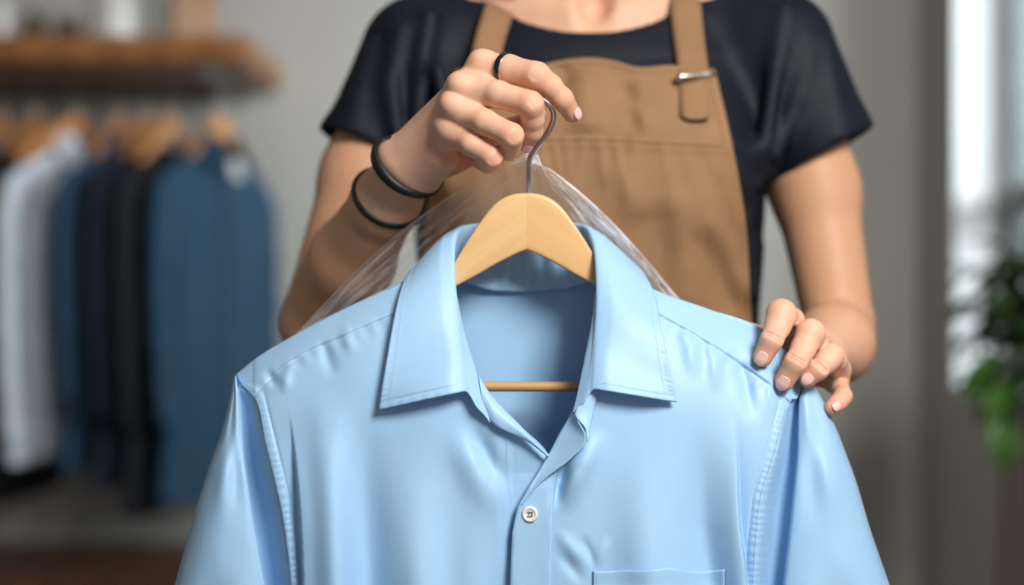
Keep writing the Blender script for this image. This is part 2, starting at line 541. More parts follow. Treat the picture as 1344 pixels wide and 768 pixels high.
# ------------------------------------------------------------------ implicit surfaces
class SDF:
    def __init__(self, xs, ys, zs):
        self.ax = [np.asarray(a, np.float32) for a in (xs, ys, zs)]
        self.D = np.full([len(a) for a in self.ax], 0.3, np.float32)

    def sl(self, lo, hi):
        return tuple(slice(max(0, int(np.searchsorted(a, l)) - 2), min(len(a), int(np.searchsorted(a, h)) + 2)) for a, l, h in zip(self.ax, lo, hi))

    def xyz(self, s):
        return (self.ax[0][s[0]][:, None, None], self.ax[1][s[1]][None, :, None], self.ax[2][s[2]][None, None, :])

    @staticmethod
    def smin(a, b, k):
        if k <= 0:
            return np.minimum(a, b)
        h = np.maximum(k - np.abs(a - b), 0) / k
        return np.minimum(a, b) - h * h * k * 0.25

    @staticmethod
    def cone(p, a, b, ra, rb):
        x, y, z = p
        d = b - a
        dd = float(d @ d) + 1e-12
        t = np.clip(((x - a[0]) * d[0] + (y - a[1]) * d[1] + (z - a[2]) * d[2]) / dd, 0, 1)
        return np.sqrt((x - a[0] - t * d[0]) ** 2 + (y - a[1] - t * d[1]) ** 2 + (z - a[2] - t * d[2]) ** 2) - (ra + (rb - ra) * t)

    @staticmethod
    def ell(p, c, r):
        x, y, z = p
        q = np.sqrt(((x - c[0]) / r[0]) ** 2 + ((y - c[1]) / r[1]) ** 2 + ((z - c[2]) / r[2]) ** 2)
        return (q - 1) * min(r)

    def prim_box(self, pr, m):
        if pr[0] == 'c':
            _, a, b, ra, rb = pr
            r = max(ra, rb) + m
            return np.minimum(a, b) - r, np.maximum(a, b) + r
        if pr[0] == 'e':
            return pr[1] - np.asarray(pr[2]) - m, pr[1] + np.asarray(pr[2]) + m
        return pr[1] - m, pr[2] + m

    def prim(self, pr, s):
        p = self.xyz(s)
        if pr[0] == 'c':
            return self.cone(p, *pr[1:]).astype(np.float32)
        if pr[0] == 'e':
            return self.ell(p, pr[1], pr[2]).astype(np.float32)
        return pr[3](p).astype(np.float32)       # ('f', lo, hi, fn)

    def group(self, prims, k_in, target=None, m=0.03):
        """smooth union of prims into a local block; returns (slices, array)"""
        bl = [self.prim_box(q, m) for q in prims]
        s = self.sl(np.min([b[0] for b in bl], 0), np.max([b[1] for b in bl], 0))
        L = np.full([q.stop - q.start for q in s], 0.3, np.float32)
        for q, (lo, hi) in zip(prims, bl):
            t = self.sl(lo, hi)
            t = tuple(slice(max(u.start, w.start), min(u.stop, w.stop)) for u, w in zip(t, s))
            tl = tuple(slice(u.start - w.start, u.stop - w.start) for u, w in zip(t, s))
            L[tl] = self.smin(L[tl], self.prim(q, t), k_in)
        return s, L

    def add(self, blk, k):
        s, L = blk
        self.D[s] = self.smin(self.D[s], L, k)

    def cut(self, prims, k=0.0, m=0.01):
        for q in prims:
            s = self.sl(*self.prim_box(q, m))
            d = self.prim(q, s)
            self.D[s] = -self.smin(-self.D[s], d, k)

    def mesh(self, smooth_it=0):
        D, (xs, ys, zs) = self.D, self.ax
        I = D < 0
        nx, ny, nz = D.shape
        c = np.zeros((nx - 1, ny - 1, nz - 1), np.int8)
        for dx in (0, 1):
            for dy in (0, 1):
                for dz in (0, 1):
                    c += I[dx:nx - 1 + dx, dy:ny - 1 + dy, dz:nz - 1 + dz]
        act = (c > 0) & (c < 8)
        ids = np.flatnonzero(act)
        i, j, k = np.unravel_index(ids, act.shape)
        acc = np.zeros((len(ids), 3))
        cnt = np.zeros(len(ids))
        offs = [(a, b, d) for a in (0, 1) for b in (0, 1) for d in (0, 1)]
        for o in offs:
            for axn in range(3):
                if o[axn]:
                    continue
                o2 = list(o)
                o2[axn] = 1
                d0 = D[i + o[0], j + o[1], k + o[2]]
                d1 = D[i + o2[0], j + o2[1], k + o2[2]]
                cr = (d0 < 0) != (d1 < 0)
                t = np.where(cr, d0 / np.where(np.abs(d0 - d1) < 1e-12, 1, d0 - d1), 0)
                p0 = np.stack([xs[i + o[0]], ys[j + o[1]], zs[k + o[2]]], -1)
                p1 = np.stack([xs[i + o2[0]], ys[j + o2[1]], zs[k + o2[2]]], -1)
                acc += np.where(cr[:, None], p0 + (p1 - p0) * t[:, None], 0)
                cnt += cr
        Vt = acc / cnt[:, None]
        sh = act.shape
        quads = []
        lookup = lambda a, b, d: np.searchsorted(ids, np.ravel_multi_index((a, b, d), sh))
        for axn in range(3):
            s0 = [slice(None)] * 3
            s1 = [slice(None)] * 3
            s0[axn] = slice(0, -1)
            s1[axn] = slice(1, None)
            e = I[tuple(s0)] != I[tuple(s1)]
            a, b, d = np.nonzero(e)
            lim = [a, b, d]
            ok = np.ones(len(a), bool)
            for q in range(3):
                if q != axn:
                    ok &= (lim[q] > 0) & (lim[q] < D.shape[q] - 1)
            a, b, d = a[ok], b[ok], d[ok]
            st = I[tuple(s0)][a, b, d]
            if axn == 0:
                q = [lookup(a, b - 1, d - 1), lookup(a, b, d - 1), lookup(a, b, d), lookup(a, b - 1, d)]
            elif axn == 1:
                q = [lookup(a - 1, b, d - 1), lookup(a - 1, b, d), lookup(a, b, d), lookup(a, b, d - 1)]
            else:
                q = [lookup(a - 1, b - 1, d), lookup(a, b - 1, d), lookup(a, b, d), lookup(a - 1, b, d)]
            q = np.stack(q, -1)
            q[~st] = q[~st][:, ::-1]
            quads.append(q)
        Fq = np.concatenate(quads)
        n = len(Vt)
        for _ in range(smooth_it):
            s = np.zeros((n, 3))
            w = np.zeros(n)
            for e0, e1 in ((0, 1), (1, 2), (2, 3), (3, 0)):
                A, B = Fq[:, e0], Fq[:, e1]
                for ax3 in range(3):
                    s[:, ax3] += np.bincount(A, Vt[B, ax3], n) + np.bincount(B, Vt[A, ax3], n)
                w += np.bincount(A, minlength=n) + np.bincount(B, minlength=n)
            Vt = Vt * 0.5 + 0.5 * s / np.maximum(w, 1)[:, None]
        return Vt, Fq


def axis_samples(lo, hi, fine, h, H):
    """1-D samples from lo to hi: step h inside the fine ranges, growing to H outside"""
    x, out = lo, [lo]
    while x < hi:
        d = min([max(a - x, x - b, 0) for a, b in fine]) if fine else 1
        x += min(H, max(h, h + d * 0.12))
        out.append(x)
    return np.array(out)


def cpx(a, b, ra, rb):
    """cone from pixel-measured joints (px, py, Y) with pixel radii"""
    return ('c', P(*a), P(*b), ra * a[2] / FOC, rb * b[2] / FOC)


def chain(pts):
    return [cpx(p[:3], q[:3], p[3], q[3]) for p, q in zip(pts[:-1], pts[1:])]



# ================================================================== PERSON
CX = 0.080                         # torso axis
TZ = np.array([0.80, 0.90, 1.00, 1.10, 1.20, 1.30, 1.355, 1.395, 1.425, 1.46])
TA = np.array([.182, .170, .158, .160, .168, .172, .166, .138, .085, .052])
TB = np.array([.122, .115, .105, .108, .116, .112, .098, .082, .066, .052])
TY = np.array([1.475, 1.475, 1.475, 1.475, 1.475, 1.477, 1.480, 1.485, 1.49, 1.492])


def torso_fn(grow=0.0):
    def fn(p):
        x, y, z = p
        a = np.interp(z, TZ, TA) + grow
        b = np.interp(z, TZ, TB) + grow
        yc = np.interp(z, TZ, TY)
        q = (np.abs((x - CX) / a) ** 2.3 + np.abs((y - yc) / b) ** 2.3) ** (1 / 2.3)
        d = (q - 1) * np.minimum(a, b) * 0.9
        return np.maximum(d, np.maximum(0.80 - z, z - (1.455 + grow)))
    return ('f', np.array([CX - .25, 1.30, .78]), np.array([CX + .25, 1.66, 1.50]), fn)


# ---- arms: joints measured as (px, py, depth), radii in pixels
R_SH, R_EL, R_WR = (546, 74, 1.44), (416, 424, 1.40), (534, 219, 1.225)
L_SH, L_EL, L_WR = (1022, 68, 1.44), (1096, 440, 1.385), (1070, 470, 1.262)
arm_r = [cpx(R_SH, (478, 230, 1.425), 60, 54), cpx((478, 230, 1.425), R_EL, 54, 47)]
fore_r = [cpx(R_EL, (462, 342, 1.335), 46, 55), cpx((462, 342, 1.335), (505, 268, 1.265), 55, 43),
          cpx((505, 268, 1.265), (520, 206, 1.222), 34, 22), cpx((505, 268, 1.265), (547, 232, 1.228), 36, 22),
          cpx((505, 268, 1.265), (534, 219, 1.232), 36, 28)]
arm_l = [cpx(L_SH, (1070, 250, 1.435), 62, 54), cpx((1070, 250, 1.435), (1100, 420, 1.40), 54, 46)]
fore_l = [cpx((1100, 436, 1.40), (1094, 452, 1.355), 47, 50), cpx((1094, 452, 1.355), (1074, 468, 1.285), 50, 31),
          cpx((1074, 468, 1.285), L_WR, 31, 27)]

# ---- right hand (left in the photo), closed round the hanger's hook
RI = [(635, 87, 1.170, 16.5), (668, 91, 1.153, 18.6), (704, 99.5, 1.141, 17.8), (722, 113, 1.145, 15), (738, 130, 1.150, 14.2), (750.5, 149, 1.160, 11.8)]
RM = [(607, 116, 1.161, 16), (654, 124, 1.143, 17.5), (696, 137, 1.131, 17.2), (699, 156, 1.140, 14.6), (698, 172, 1.149, 14), (690, 187, 1.160, 11.8)]
RR = [(598, 142, 1.161, 16), (636, 160, 1.142, 16.5), (671, 178, 1.131, 16), (670, 188, 1.141, 14), (667, 197, 1.151, 13), (658, 201, 1.167, 11)]
RP = [(590, 171, 1.170, 17), (619, 189, 1.150, 15.6), (645, 206, 1.141, 14.2), (643, 211, 1.150, 13), (640, 215, 1.158, 12), (629, 212, 1.172, 10.5)]
RT = [(586, 214, 1.235, 18), (628, 197, 1.216, 16), (672, 168, 1.198, 14), (706, 151, 1.186, 11)]
palm_r = [cpx((521, 204, 1.216), (632, 88, 1.178), 18.5, 16.5), cpx((526, 210, 1.212), (606, 118, 1.168), 21, 16.5),
          cpx((534, 218, 1.212), (597, 143, 1.168), 23, 16.5), cpx((546, 229, 1.216), (590, 172, 1.177), 21, 17),
          cpx((556, 233, 1.222), (582, 208, 1.190), 22, 19), cpx((530, 214, 1.235), (586, 200, 1.225), 22, 22),
          cpx((586, 200, 1.225), (628, 140, 1.205), 22, 18),
          # the back of the hand carries on over the knuckles and webs the fingers
          cpx((635, 89, 1.171), (609, 118, 1.164), 15.5, 16), cpx((609, 118, 1.164), (600, 144, 1.164), 16, 16), cpx((600, 144, 1.164), (593, 173, 1.172), 16, 15),
          cpx((652, 100, 1.165), (632, 122, 1.157), 14, 14), cpx((630, 122, 1.157), (617, 150, 1.157), 14, 13), cpx((617, 150, 1.157), (606, 178, 1.163), 13, 12)]
# knuckle heads and the tendons that run to them
bump_r = [('e', P(631, 80, 1.162), [.0074] * 3), ('e', P(602, 110, 1.151), [.0076] * 3), ('e', P(592, 136, 1.151), [.0076] * 3),
          ('e', P(586, 167, 1.162), [.0072] * 3)]
tend_r = [cpx((560, 155, 1.186), (601, 110, 1.156), 3, 6), cpx((565, 176, 1.185), (592, 137, 1.156), 3, 6),
          cpx((585, 134, 1.183), (629, 82, 1.166), 3, 6)]
# ---- left hand (right in the photo), fingers laid over the shirt's shoulder
LI = [(1044, 436, 1.228, 17), (1038, 421, 1.205, 17), (1026, 414, 1.187, 17.3), (1020, 430, 1.178, 16.2), (1013, 446, 1.167, 14.6), (1001, 469, 1.1705, 12.8)]
LM = [(1078, 458, 1.230, 17), (1071, 445, 1.205, 16.5), (1063, 440, 1.186, 16.8), (1054, 458, 1.176, 16), (1044, 476, 1.164, 15), (1029.5, 500, 1.170, 13.2)]
LR = [(1100, 484, 1.234, 15), (1096, 473, 1.212, 14.5), (1090, 469, 1.194, 14.5), (1082, 477, 1.186, 14), (1074, 485, 1.174, 13.4), (1060, 497, 1.176, 12)]
LP = [(1098, 502, 1.240, 12), (1103, 512, 1.222, 11.5), (1106, 520, 1.207, 11.8), (1103, 525, 1.200, 11.2), (1099, 529, 1.193, 10.8), (1092, 535, 1.189, 9.8)]
LT = [(1050, 462, 1.258, 15), (1018, 446, 1.240, 12), (986, 433, 1.218, 9.5)]
palm_l = [cpx((1066, 470, 1.262), (1044, 438, 1.234), 22, 17), cpx((1070, 472, 1.262), (1078, 460, 1.236), 22, 17),
          cpx((1074, 476, 1.262), (1098, 486, 1.240), 22, 16), cpx((1076, 480, 1.262), (1096, 502, 1.244), 20, 13)]
bump_l = [('e', P(1025, 410, 1.182), [.0085] * 3), ('e', P(1064, 435, 1.180), [.0082] * 3), ('e', P(1092, 466, 1.188), [.007] * 3)]

HX = CX + 0.002                     # head axis (out of the frame above the photo, kept simple but whole)
HZ = 1.62
xs = axis_samples(-.30, .46, [(-.125, .062), (.178, .292)], .00095, .007)
ys = axis_samples(1.10, 1.70, [(1.115, 1.255)], .00095, .007)
zs = axis_samples(-.02, 1.78, [(1.015, 1.112), (1.205, 1.325)], .00095, .0085)
S = SDF(xs, ys, zs)
body = [torso_fn(),
        ('c', np.array([CX, 1.487, 1.40]), np.array([HX, 1.475, 1.53]), .060, .054),
        ('c', np.array([CX - .03, 1.495, 1.43]), P(*R_SH) + [0.01, 0.02, .012], .048, .042),
        ('c', np.array([CX + .03, 1.495, 1.43]), P(*L_SH) + [-0.01, 0.02, .012], .048, .042),
        ('e', np.array([CX - .075, 1.385, 1.235]), [.062, .030, .062]),
        ('e', np.array([CX + .075, 1.385, 1.235]), [.062, .030, .062])]
S.add(S.group(body, .030), .02)
# legs and feet
legs = []
for sgn in (-1, 1):
    hx = CX + sgn * .088
    legs += [('c', np.array([hx, 1.475, .86]), np.array([hx + sgn * .01, 1.47, .47]), .085, .056),
             ('c', np.array([hx + sgn * .01, 1.47, .47]), np.array([hx + sgn * .012, 1.49, .08]), .054, .036),
             ('c', np.array([hx + sgn * .012, 1.50, .035]), np.array([hx + sgn * .03, 1.31, .03]), .038, .028)]
S.add(S.group(legs, .02), .03)
# collarbones and the notch between them
S.add(S.group([('c', np.array([CX - .022, 1.405, 1.397]), np.array([CX - .12, 1.435, 1.418]), .0125, .010),
               ('c', np.array([CX + .022, 1.405, 1.397]), np.array([CX + .12, 1.435, 1.418]), .0125, .010),
               ('c', np.array([HX - .012, 1.418, 1.405]), np.array([HX - .05, 1.455, 1.53]), .009, .010),
               ('c', np.array([HX + .012, 1.418, 1.405]), np.array([HX + .05, 1.455, 1.53]), .009, .010)], .006), .022)
S.cut([('e', np.array([HX, 1.402, 1.405]), [.015, .020, .016])], .012)
# head with a face
S.add(S.group([('e', np.array([HX, 1.47, HZ + .02]), [.076, .095, .098]),
               ('e', np.array([HX, 1.425, HZ - .045]), [.058, .058, .070]),
               ('c', np.array([HX, 1.372, HZ + .012]), np.array([HX, 1.350, HZ - .028]), .008, .012),
               ('e', np.array([HX, 1.372, HZ - .088]), [.022, .016, .018]),
               ('c', np.array([HX - .018, 1.368, HZ - .058]), np.array([HX + .018, 1.368, HZ - .058]), .007, .007),
               ('e', np.array([HX - .076, 1.475, HZ - .01]), [.008, .020, .032]),
               ('e', np.array([HX + .076, 1.475, HZ - .01]), [.008, .020, .032])], .018), .02)
S.cut([('e', np.array([HX + s * .032, 1.372, HZ + .012]), [.018, .012, .010]) for s in (-1, 1)], .012)
S.cut([('c', np.array([HX - .02, 1.358, HZ - .057]), np.array([HX + .02, 1.358, HZ - .057]), .002, .002)], .004)

S.add(S.group(arm_r, .02), .018)
S.add(S.group(arm_l, .02), .018)


def hand(palm, fingers, thumb, bumps, tendons, arm, creases):
    s, L = S.group(palm + sum([chain(f) for f in fingers], []) + chain(thumb) + bumps + arm, 0)   # block size
    L[:] = .3

    def put(prims, k_in, k):
        for_s, q = S.group(prims, k_in, m=.02)
        t = tuple(slice(u.start - w.start, u.stop - w.start) for u, w in zip(for_s, s))
        L[t] = SDF.smin(L[t], q, k)
    put(palm, .012, 0)
    put(arm, .014, .014)
    # fingers: hard against each other, soft into the palm
    Fg = np.full(L.shape, .3, np.float32)
    for f in fingers + [thumb]:
        fs, q = S.group(chain(f), .0035, m=.02)
        t = tuple(slice(u.start - w.start, u.stop - w.start) for u, w in zip(fs, s))
        Fg[t] = SDF.smin(Fg[t], q, .0012)
    L[:] = SDF.smin(L, Fg, .0085)
    put(bumps, 0, .012)
    if tendons:
        put(tendons, 0, .008)
    return s, L


HRb = hand(palm_r, [RI, RM, RR, RP], RT, bump_r, tend_r, fore_r, None)
S.add(HRb, .010)
HLb = hand(palm_l, [LI, LM, LR, LP], LT, bump_l, None, fore_l, None)
S.add(HLb, .008)


def crease(a, b, r=1.1):
    return cpx(a, b, r, r)


# skin folds over the finger joints and at the little finger's root
cuts = []
def knuckle_folds(pip, prev, nxt, r, n=3, out=None):
    a, b, c = P(*prev[:3]), P(*pip[:3]), P(*nxt[:3])
    t1, t2 = nrm(b - a), nrm(c - b)
    o = nrm(t1 - t2) if out is None else nrm(out)
    side = nrm(np.cross(t1, o))
    R = r * pip[2] / FOC
    for i in range(n):
        u = (i - (n - 1) / 2) * .0026
        t = nrm(t1 + t2)
        pts = []
        for ang in (-.75, -.25, .25, .75):
            pts.append(b + t * u + (o * math.cos(ang) + side * math.sin(ang)) * (R + .0008))
        for q0, q1 in zip(pts[:-1], pts[1:]):
            cuts.append(('c', q0, q1, .0008, .0008))
for f in (RI, RM, RR, RP):
    knuckle_folds(f[2], f[1], f[3], f[2][3])
for f in (LI, LM, LR):
    knuckle_folds(f[4], f[3], f[5], f[4][3] - .6, 2, out=(0, -1, .35))
S.cut(cuts, .0014, .006)
BV, BF = S.mesh(1)
del S
person = mesh_obj('person', BV, BF, M['skin'])
tag(person, 'person in black T-shirt and brown apron holding up a blue shirt on a hanger', 'person')
bl = np.zeros(len(BV))
for f, w in [(RI, 1), (RM, 1), (RR, 1), (RP, 1), (LI, 1), (LM, 1), (LR, 1), (LP, 1)]:
    for idx, amp, sg in ((0, .34, .010), (2, .34, .009), (4, .28, .007), (5, .62, .009)):
        c = P(*f[idx][:3])
        bl = np.maximum(bl, amp * np.exp(-((BV - c) ** 2).sum(1) / (2 * sg ** 2)))
c = P(*RT[3][:3])
bl = np.maximum(bl, .8 * np.exp(-((BV - P(640, 185, 1.20)) ** 2).sum(1) / (2 * .03 ** 2)))
bl = np.maximum(bl, .5 * np.exp(-((BV - np.array([HX, 1.36, HZ - .058])) ** 2).sum(1) / (2 * .012 ** 2)))
at = person.data.attributes.new('blush', 'FLOAT', 'POINT')
at.data.foreach_set('value', bl.astype(np.float32))


dh = np.minimum(np.linalg.norm(BV - P(585, 160, 1.18), axis=1), np.linalg.norm(BV - P(1062, 470, 1.21), axis=1))
tanv = np.clip((dh - .065) / .10, 0, 1)
tanv = np.where(BV[:, 2] > 1.33, tanv * .35, tanv)
at = person.data.attributes.new('tan', 'FLOAT', 'POINT')
at.data.foreach_set('value', tanv.astype(np.float32))


# ---- fingernails
def nail(tip, dip, out, r, w, l, lift=.0):
    t, d = P(*tip[:3]), P(*dip[:3])
    a = nrm(t - d)
    n = nrm(np.asarray(out, float) - a * np.dot(out, a))
    b = np.cross(a, n)
    R = r * tip[2] / FOC
    nu, nv_ = 15, 17
    Vn = []
    for i in range(nu):
        u = -1 + 2 * i / (nu - 1)
        for j in range(nv_):
            v = -1 + 2 * j / (nv_ - 1)
            uu, vv = u * math.sqrt(1 - .42 * v * v), v * math.sqrt(1 - .36 * u * u)
            th = uu * (w / 2) / R
            along = vv * l / 2 + l * .02
            drop = max(0, along) ** 2 / (2 * R) * .75
            rad = R * (1 + .03) - drop + lift + .0004
            Vn.append(t + a * along + rad * (n * math.cos(th) + b * math.sin(th)))
    o = mesh_obj('fingernail', Vn, grid_faces(nu, nv_), M['nail'], person)
    return solidify(o, .0007, 0)


nail(LI[5], LI[4], (-.16, -1, .24), 12.8, .0099, .0124)
nail(LM[5], LM[4], (-.10, -1, .24), 13.2, .0106, .0132)
nail(LR[5], LR[4], (.10, -1, .28), 12.0, .0088, .0102)
nail(LP[5], LP[4], (.22, -1, .12), 9.8, .0070, .0085)
nail(RI[5], RI[4], (.12, -.95, .42), 11.8, .0086, .0104)
nail(RM[5], RM[4], (.35, -.85, -.25), 11.8, .0086, .0100)

# ---- ring and wristbands
def band(name, c, axis, ru, rv, up, wire, mat, seg=12, n=72, wob=0.0):
    a = nrm(axis)
    u = nrm(np.asarray(up, float) - a * np.dot(up, a))
    v = np.cross(a, u)
    th = np.linspace(0, 2 * PI, n, endpoint=False)
    pts = c + np.cos(th)[:, None] * u * ru + np.sin(th)[:, None] * v * rv + wob * np.sin(2 * th)[:, None] * a
    return tube(name, pts, wire, mat, person, seg, close=True)


pa, pb = P(*RI[1][:3]), P(*RI[0][:3])
rc = P(663, 90.2, 1.1555)
ax = nrm(P(*RI[2][:3]) - pb)
Rr = 18.6 * 1.155 / FOC
nu = 48
th = np.linspace(0, 2 * PI, nu, endpoint=False)
u0 = nrm(np.array([0, 0, 1.0]) - ax * ax[2])
v0 = np.cross(ax, u0)
prof = [(-.0024, 0), (-.0026, .0008), (-.0022, .0016), (.0018, .0016), (.0022, .0012)]
Vr = np.concatenate([[rc + ax * p + (Rr + q) * (math.cos(t) * u0 + math.sin(t) * v0) for t in th] for p, q in prof])
fr = mesh_obj('finger_ring', Vr, grid_faces(len(prof), nu, close_v=True), M['ring'], person)
fr['label'] = 'black band ring on the index finger'
prof = [(.0021, .0012), (.0027, .0012), (.0030, .0006), (.0030, -.0003)]
Vr = np.concatenate([[rc + ax * p + (Rr + q) * (math.cos(t) * u0 + math.sin(t) * v0) for t in th] for p, q in prof])
mesh_obj('ring_edge', Vr, grid_faces(len(prof), nu, close_v=True), M['ring_edge'], fr)['label'] = 'bright steel edge of the ring'

fa = nrm(P(*R_WR) - P(462, 342, 1.335))
# each band hangs a little loose; the long axis of its oval lies across the wrist
acr = nrm(P(570, 246, 1.2) - P(505, 190, 1.2))
b1 = band('wristband', P(535, 218, 1.226), fa + np.array([0, .18, 0]), .0305, .0290, acr, .0043, M['black_rubber'], wob=.0015)
b1['label'] = 'upper black wristband with a small clasp'
b1b = band('wristband_strand', P(533.5, 220, 1.228), fa + np.array([0, .12, 0]), .0308, .0285, acr, .0032, M['black_rubber'])
b1b.parent = b1
kn = tube('clasp', [P(506, 186, 1.212), P(513, 183, 1.208), P(518, 182, 1.212)], [.0030, .0036, .0028], M['black_rubber'], b1, 10)
b2 = band('wristband', P(511, 259, 1.262), fa + np.array([-.05, .12, 0.0]), .0310, .0325, acr, .0040, M['black_rubber'])
b2['label'] = 'lower black wristband, plain and loose'

# ---- hair and eyes
hz = SDF(np.arange(HX - .14, HX + .14, .005), np.arange(1.33, 1.64, .005), np.arange(HZ - .12, HZ + .20, .005))
hz.add(hz.group([('e', np.array([HX, 1.482, HZ + .028]), [.084, .100, .104]), ('e', np.array([HX, 1.575, HZ + .06]), [.045, .045, .045])], .015), .01)
hz.cut([('e', np.array([HX, 1.36, HZ - .035]), [.070, .085, .100]), ('e', np.array([HX, 1.45, HZ - .12]), [.12, .12, .085])], .01)
hv, hf = hz.mesh(1)
mesh_obj('hair', hv, hf, M['hair'], person)
for s in (-1, 1):
    e = mesh_obj('eye', *tube_mesh([np.array([HX + s * .032, 1.392, HZ + .012 - .011]) + np.array([0, 0, q * .0022]) for q in range(11)],
                                   [max(.001, .011 * math.sqrt(max(0, 1 - ((q - 5) / 5) ** 2))) for q in range(11)], 16), M['eye'], person)

# ================================================================== CLOTHES
# ---- T-shirt: a shell round the torso and the upper arms
T = SDF(np.arange(-.26, .44, .0032), np.arange(1.27, 1.68, .0032), np.arange(.80, 1.49, .0032))
RH, LH = P(476, 196, 1.425), P(1080, 205, 1.43)       # where the sleeves end
rd, ld = nrm(RH - P(*R_SH)), nrm(LH - P(*L_SH))
sleeve_r = [('c', P(545, 74, 1.44), P(480, 200, 1.425), .0550, .0490), ('c', P(478, 200, 1.425), P(468, 240, 1.425), .0500, .050)]
sleeve_l = [('c', P(1022, 66, 1.44), P(1076, 190, 1.43), .0560, .0535), ('c', P(1077, 190, 1.43), P(1088, 240, 1.43), .0530, .053)]
T.add(T.group([torso_fn(.012),
               ('e', np.array([CX - .075, 1.385, 1.235]), [.070, .040, .070]),
               ('e', np.array([CX + .075, 1.385, 1.235]), [.070, .040, .070])], .035), 0)
T.add(T.group([('c', np.array([CX - .03, 1.492, 1.425]), P(*R_SH) + [0.01, 0.02, .012], .056, .050),
               ('c', np.array([CX + .03, 1.492, 1.425]), P(*L_SH) + [-0.01, 0.02, .012], .056, .050)], .02), .03)
T.add(T.group(sleeve_r, .01), .028)
T.add(T.group(sleeve_l, .01), .028)
# soft folds
def fold(pts, r, k=.014, cut=False):
    pr = [cpx(a, b, r, r) for a, b in zip(pts[:-1], pts[1:])]
    if cut:
        T.cut(pr, k)
    else:
        T.add(T.group(pr, .004), k)
fold([(565, 20, 1.392), (552, 90, 1.380), (548, 172, 1.378)], 9)
fold([(527, 40, 1.392), (512, 110, 1.380), (520, 175, 1.375)], 8)
fold([(487, 70, 1.402), (470, 130, 1.390), (462, 180, 1.385)], 9)
fold([(575, 90, 1.372), (585, 150, 1.366), (590, 240, 1.364)], 9)
fold([(1030, 15, 1.395), (1018, 90, 1.384), (1004, 190, 1.376)], 8)
fold([(1062, 60, 1.398), (1045, 130, 1.386), (1020, 205, 1.380)], 7)
fold([(1082, 60, 1.402), (1090, 120, 1.392), (1098, 180, 1.385)], 9)
fold([(958, 190, 1.362), (985, 205, 1.374), (1000, 225, 1.392)], 8)
fold([(962, 225, 1.366), (986, 250, 1.380), (998, 285, 1.400)], 8)
fold([(975, 290, 1.372), (985, 330, 1.380), (990, 390, 1.385)], 8)
# hollow it out so that the openings are openings
T.cut([torso_fn(.0045)], 0)
T.cut([('c', np.array([CX, 1.487, 1.40]), np.array([HX, 1.475, 1.55]), .064, .058)], 0)
T.cut([('c', P(545, 74, 1.44), RH, .0505, .0445), ('c', RH, RH + rd * .022, .0445, .044)], 0)
T.cut([('c', P(1022, 66, 1.44), LH, .0505, .0475), ('c', LH, LH + ld * .022, .0475, .047)], 0)
# neckline, hems
T.cut([('f', np.array([CX - .2, 1.25, 1.30]), np.array([CX + .2, 1.60, 1.5]),
        lambda p: (np.sqrt(((p[0] - .0765) / .094) ** 2 + ((p[2] - np.interp(p[1], [1.36, 1.44, 1.50, 1.56], [1.411, 1.428, 1.452, 1.470])) / .042) ** 2) - 1) * .042 + 0 * p[1])], .006)
for H, d, tilt in ((RH, rd, (.10, 0, 0)), (LH, ld, (.14, 0, 0))):
    nn = nrm(d + np.array(tilt))
    T.cut([('f', H - .16, H + .16, lambda p, H=H, nn=nn: -((p[0] - H[0]) * nn[0] + (p[1] - H[1]) * nn[1] + (p[2] - H[2]) * nn[2])
            + np.maximum(0, .075 - np.abs(p[0] - H[0] - 0) * 0 - .075) + 1e3 * (np.sqrt((p[0] - H[0]) ** 2 + (p[1] - H[1]) ** 2 + (p[2] - H[2]) ** 2) > .105))], .002)
T.cut([('f', np.array([-.3, 1.2, .78]), np.array([.5, 1.7, .84]), lambda p: p[2] - .83 + 0 * p[0] + 0 * p[1])], 0)
# the side of the body below the armpit
to_, ti_ = torso_fn(.012), torso_fn(.0045)
T.add(T.group([('f', to_[1], to_[2], lambda p: np.maximum(np.maximum(to_[3](p), -ti_[3](p)), np.maximum(p[2] - 1.232, .835 - p[2])))], 0), .006)
TV, TF = T.mesh(2)
tee = mesh_obj('t_shirt', TV, TF, M['tee'], person)
tee['label'] = 'black short-sleeved T-shirt with a round neck'
tee_bvh = BVHTree.FromPolygons([tuple(v) for v in TV], [tuple(int(i) for i in f) for f in TF])
body_bvh = BVHTree.FromPolygons([tuple(v) for v in BV[BV[:, 2] > .7]], []) if False else None
del T

# trousers below the apron
tr = SDF(np.arange(CX - .23, CX + .23, .007), np.arange(1.33, 1.63, .007), np.arange(.08, .92, .007))
hips = [('f', np.array([CX - .25, 1.3, .78]), np.array([CX + .25, 1.66, .90]), lambda p: np.maximum(torso_fn(.009)[3](p), p[2] - .89))]
tr.add(tr.group(hips, .02), 0)
tr.add(tr.group([('c', l[1], l[2], l[3] + .012, l[4] + .014) for l in legs if l[1][2] > .4], .02), .03)
tr.cut([('c', l[1], l[2], l[3] + .003, l[4] + .003) for l in legs if l[1][2] > .4], 0)
tr.cut([('f', np.array([-.3, 1.2, .05]), np.array([.5, 1.7, .14]), lambda p: p[2] - .12 + 0 * p[0] + 0 * p[1])], 0)
v_, f_ = tr.mesh(1)
mesh_obj('trousers', v_, f_, M['trousers'], person)

# ---- apron: cloth laid over the front of the T-shirt
def front_of_body(px, py, guess=1.40):
    d = nrm(P(px, py, 1.0) - np.array([0, 0, ZC]))
    h = tee_bvh.ray_cast(V3((0, 0, ZC)) + V3(d) * 1.22, V3(d), .45)
    if h[0] is None:
        return None
    return h[0].y


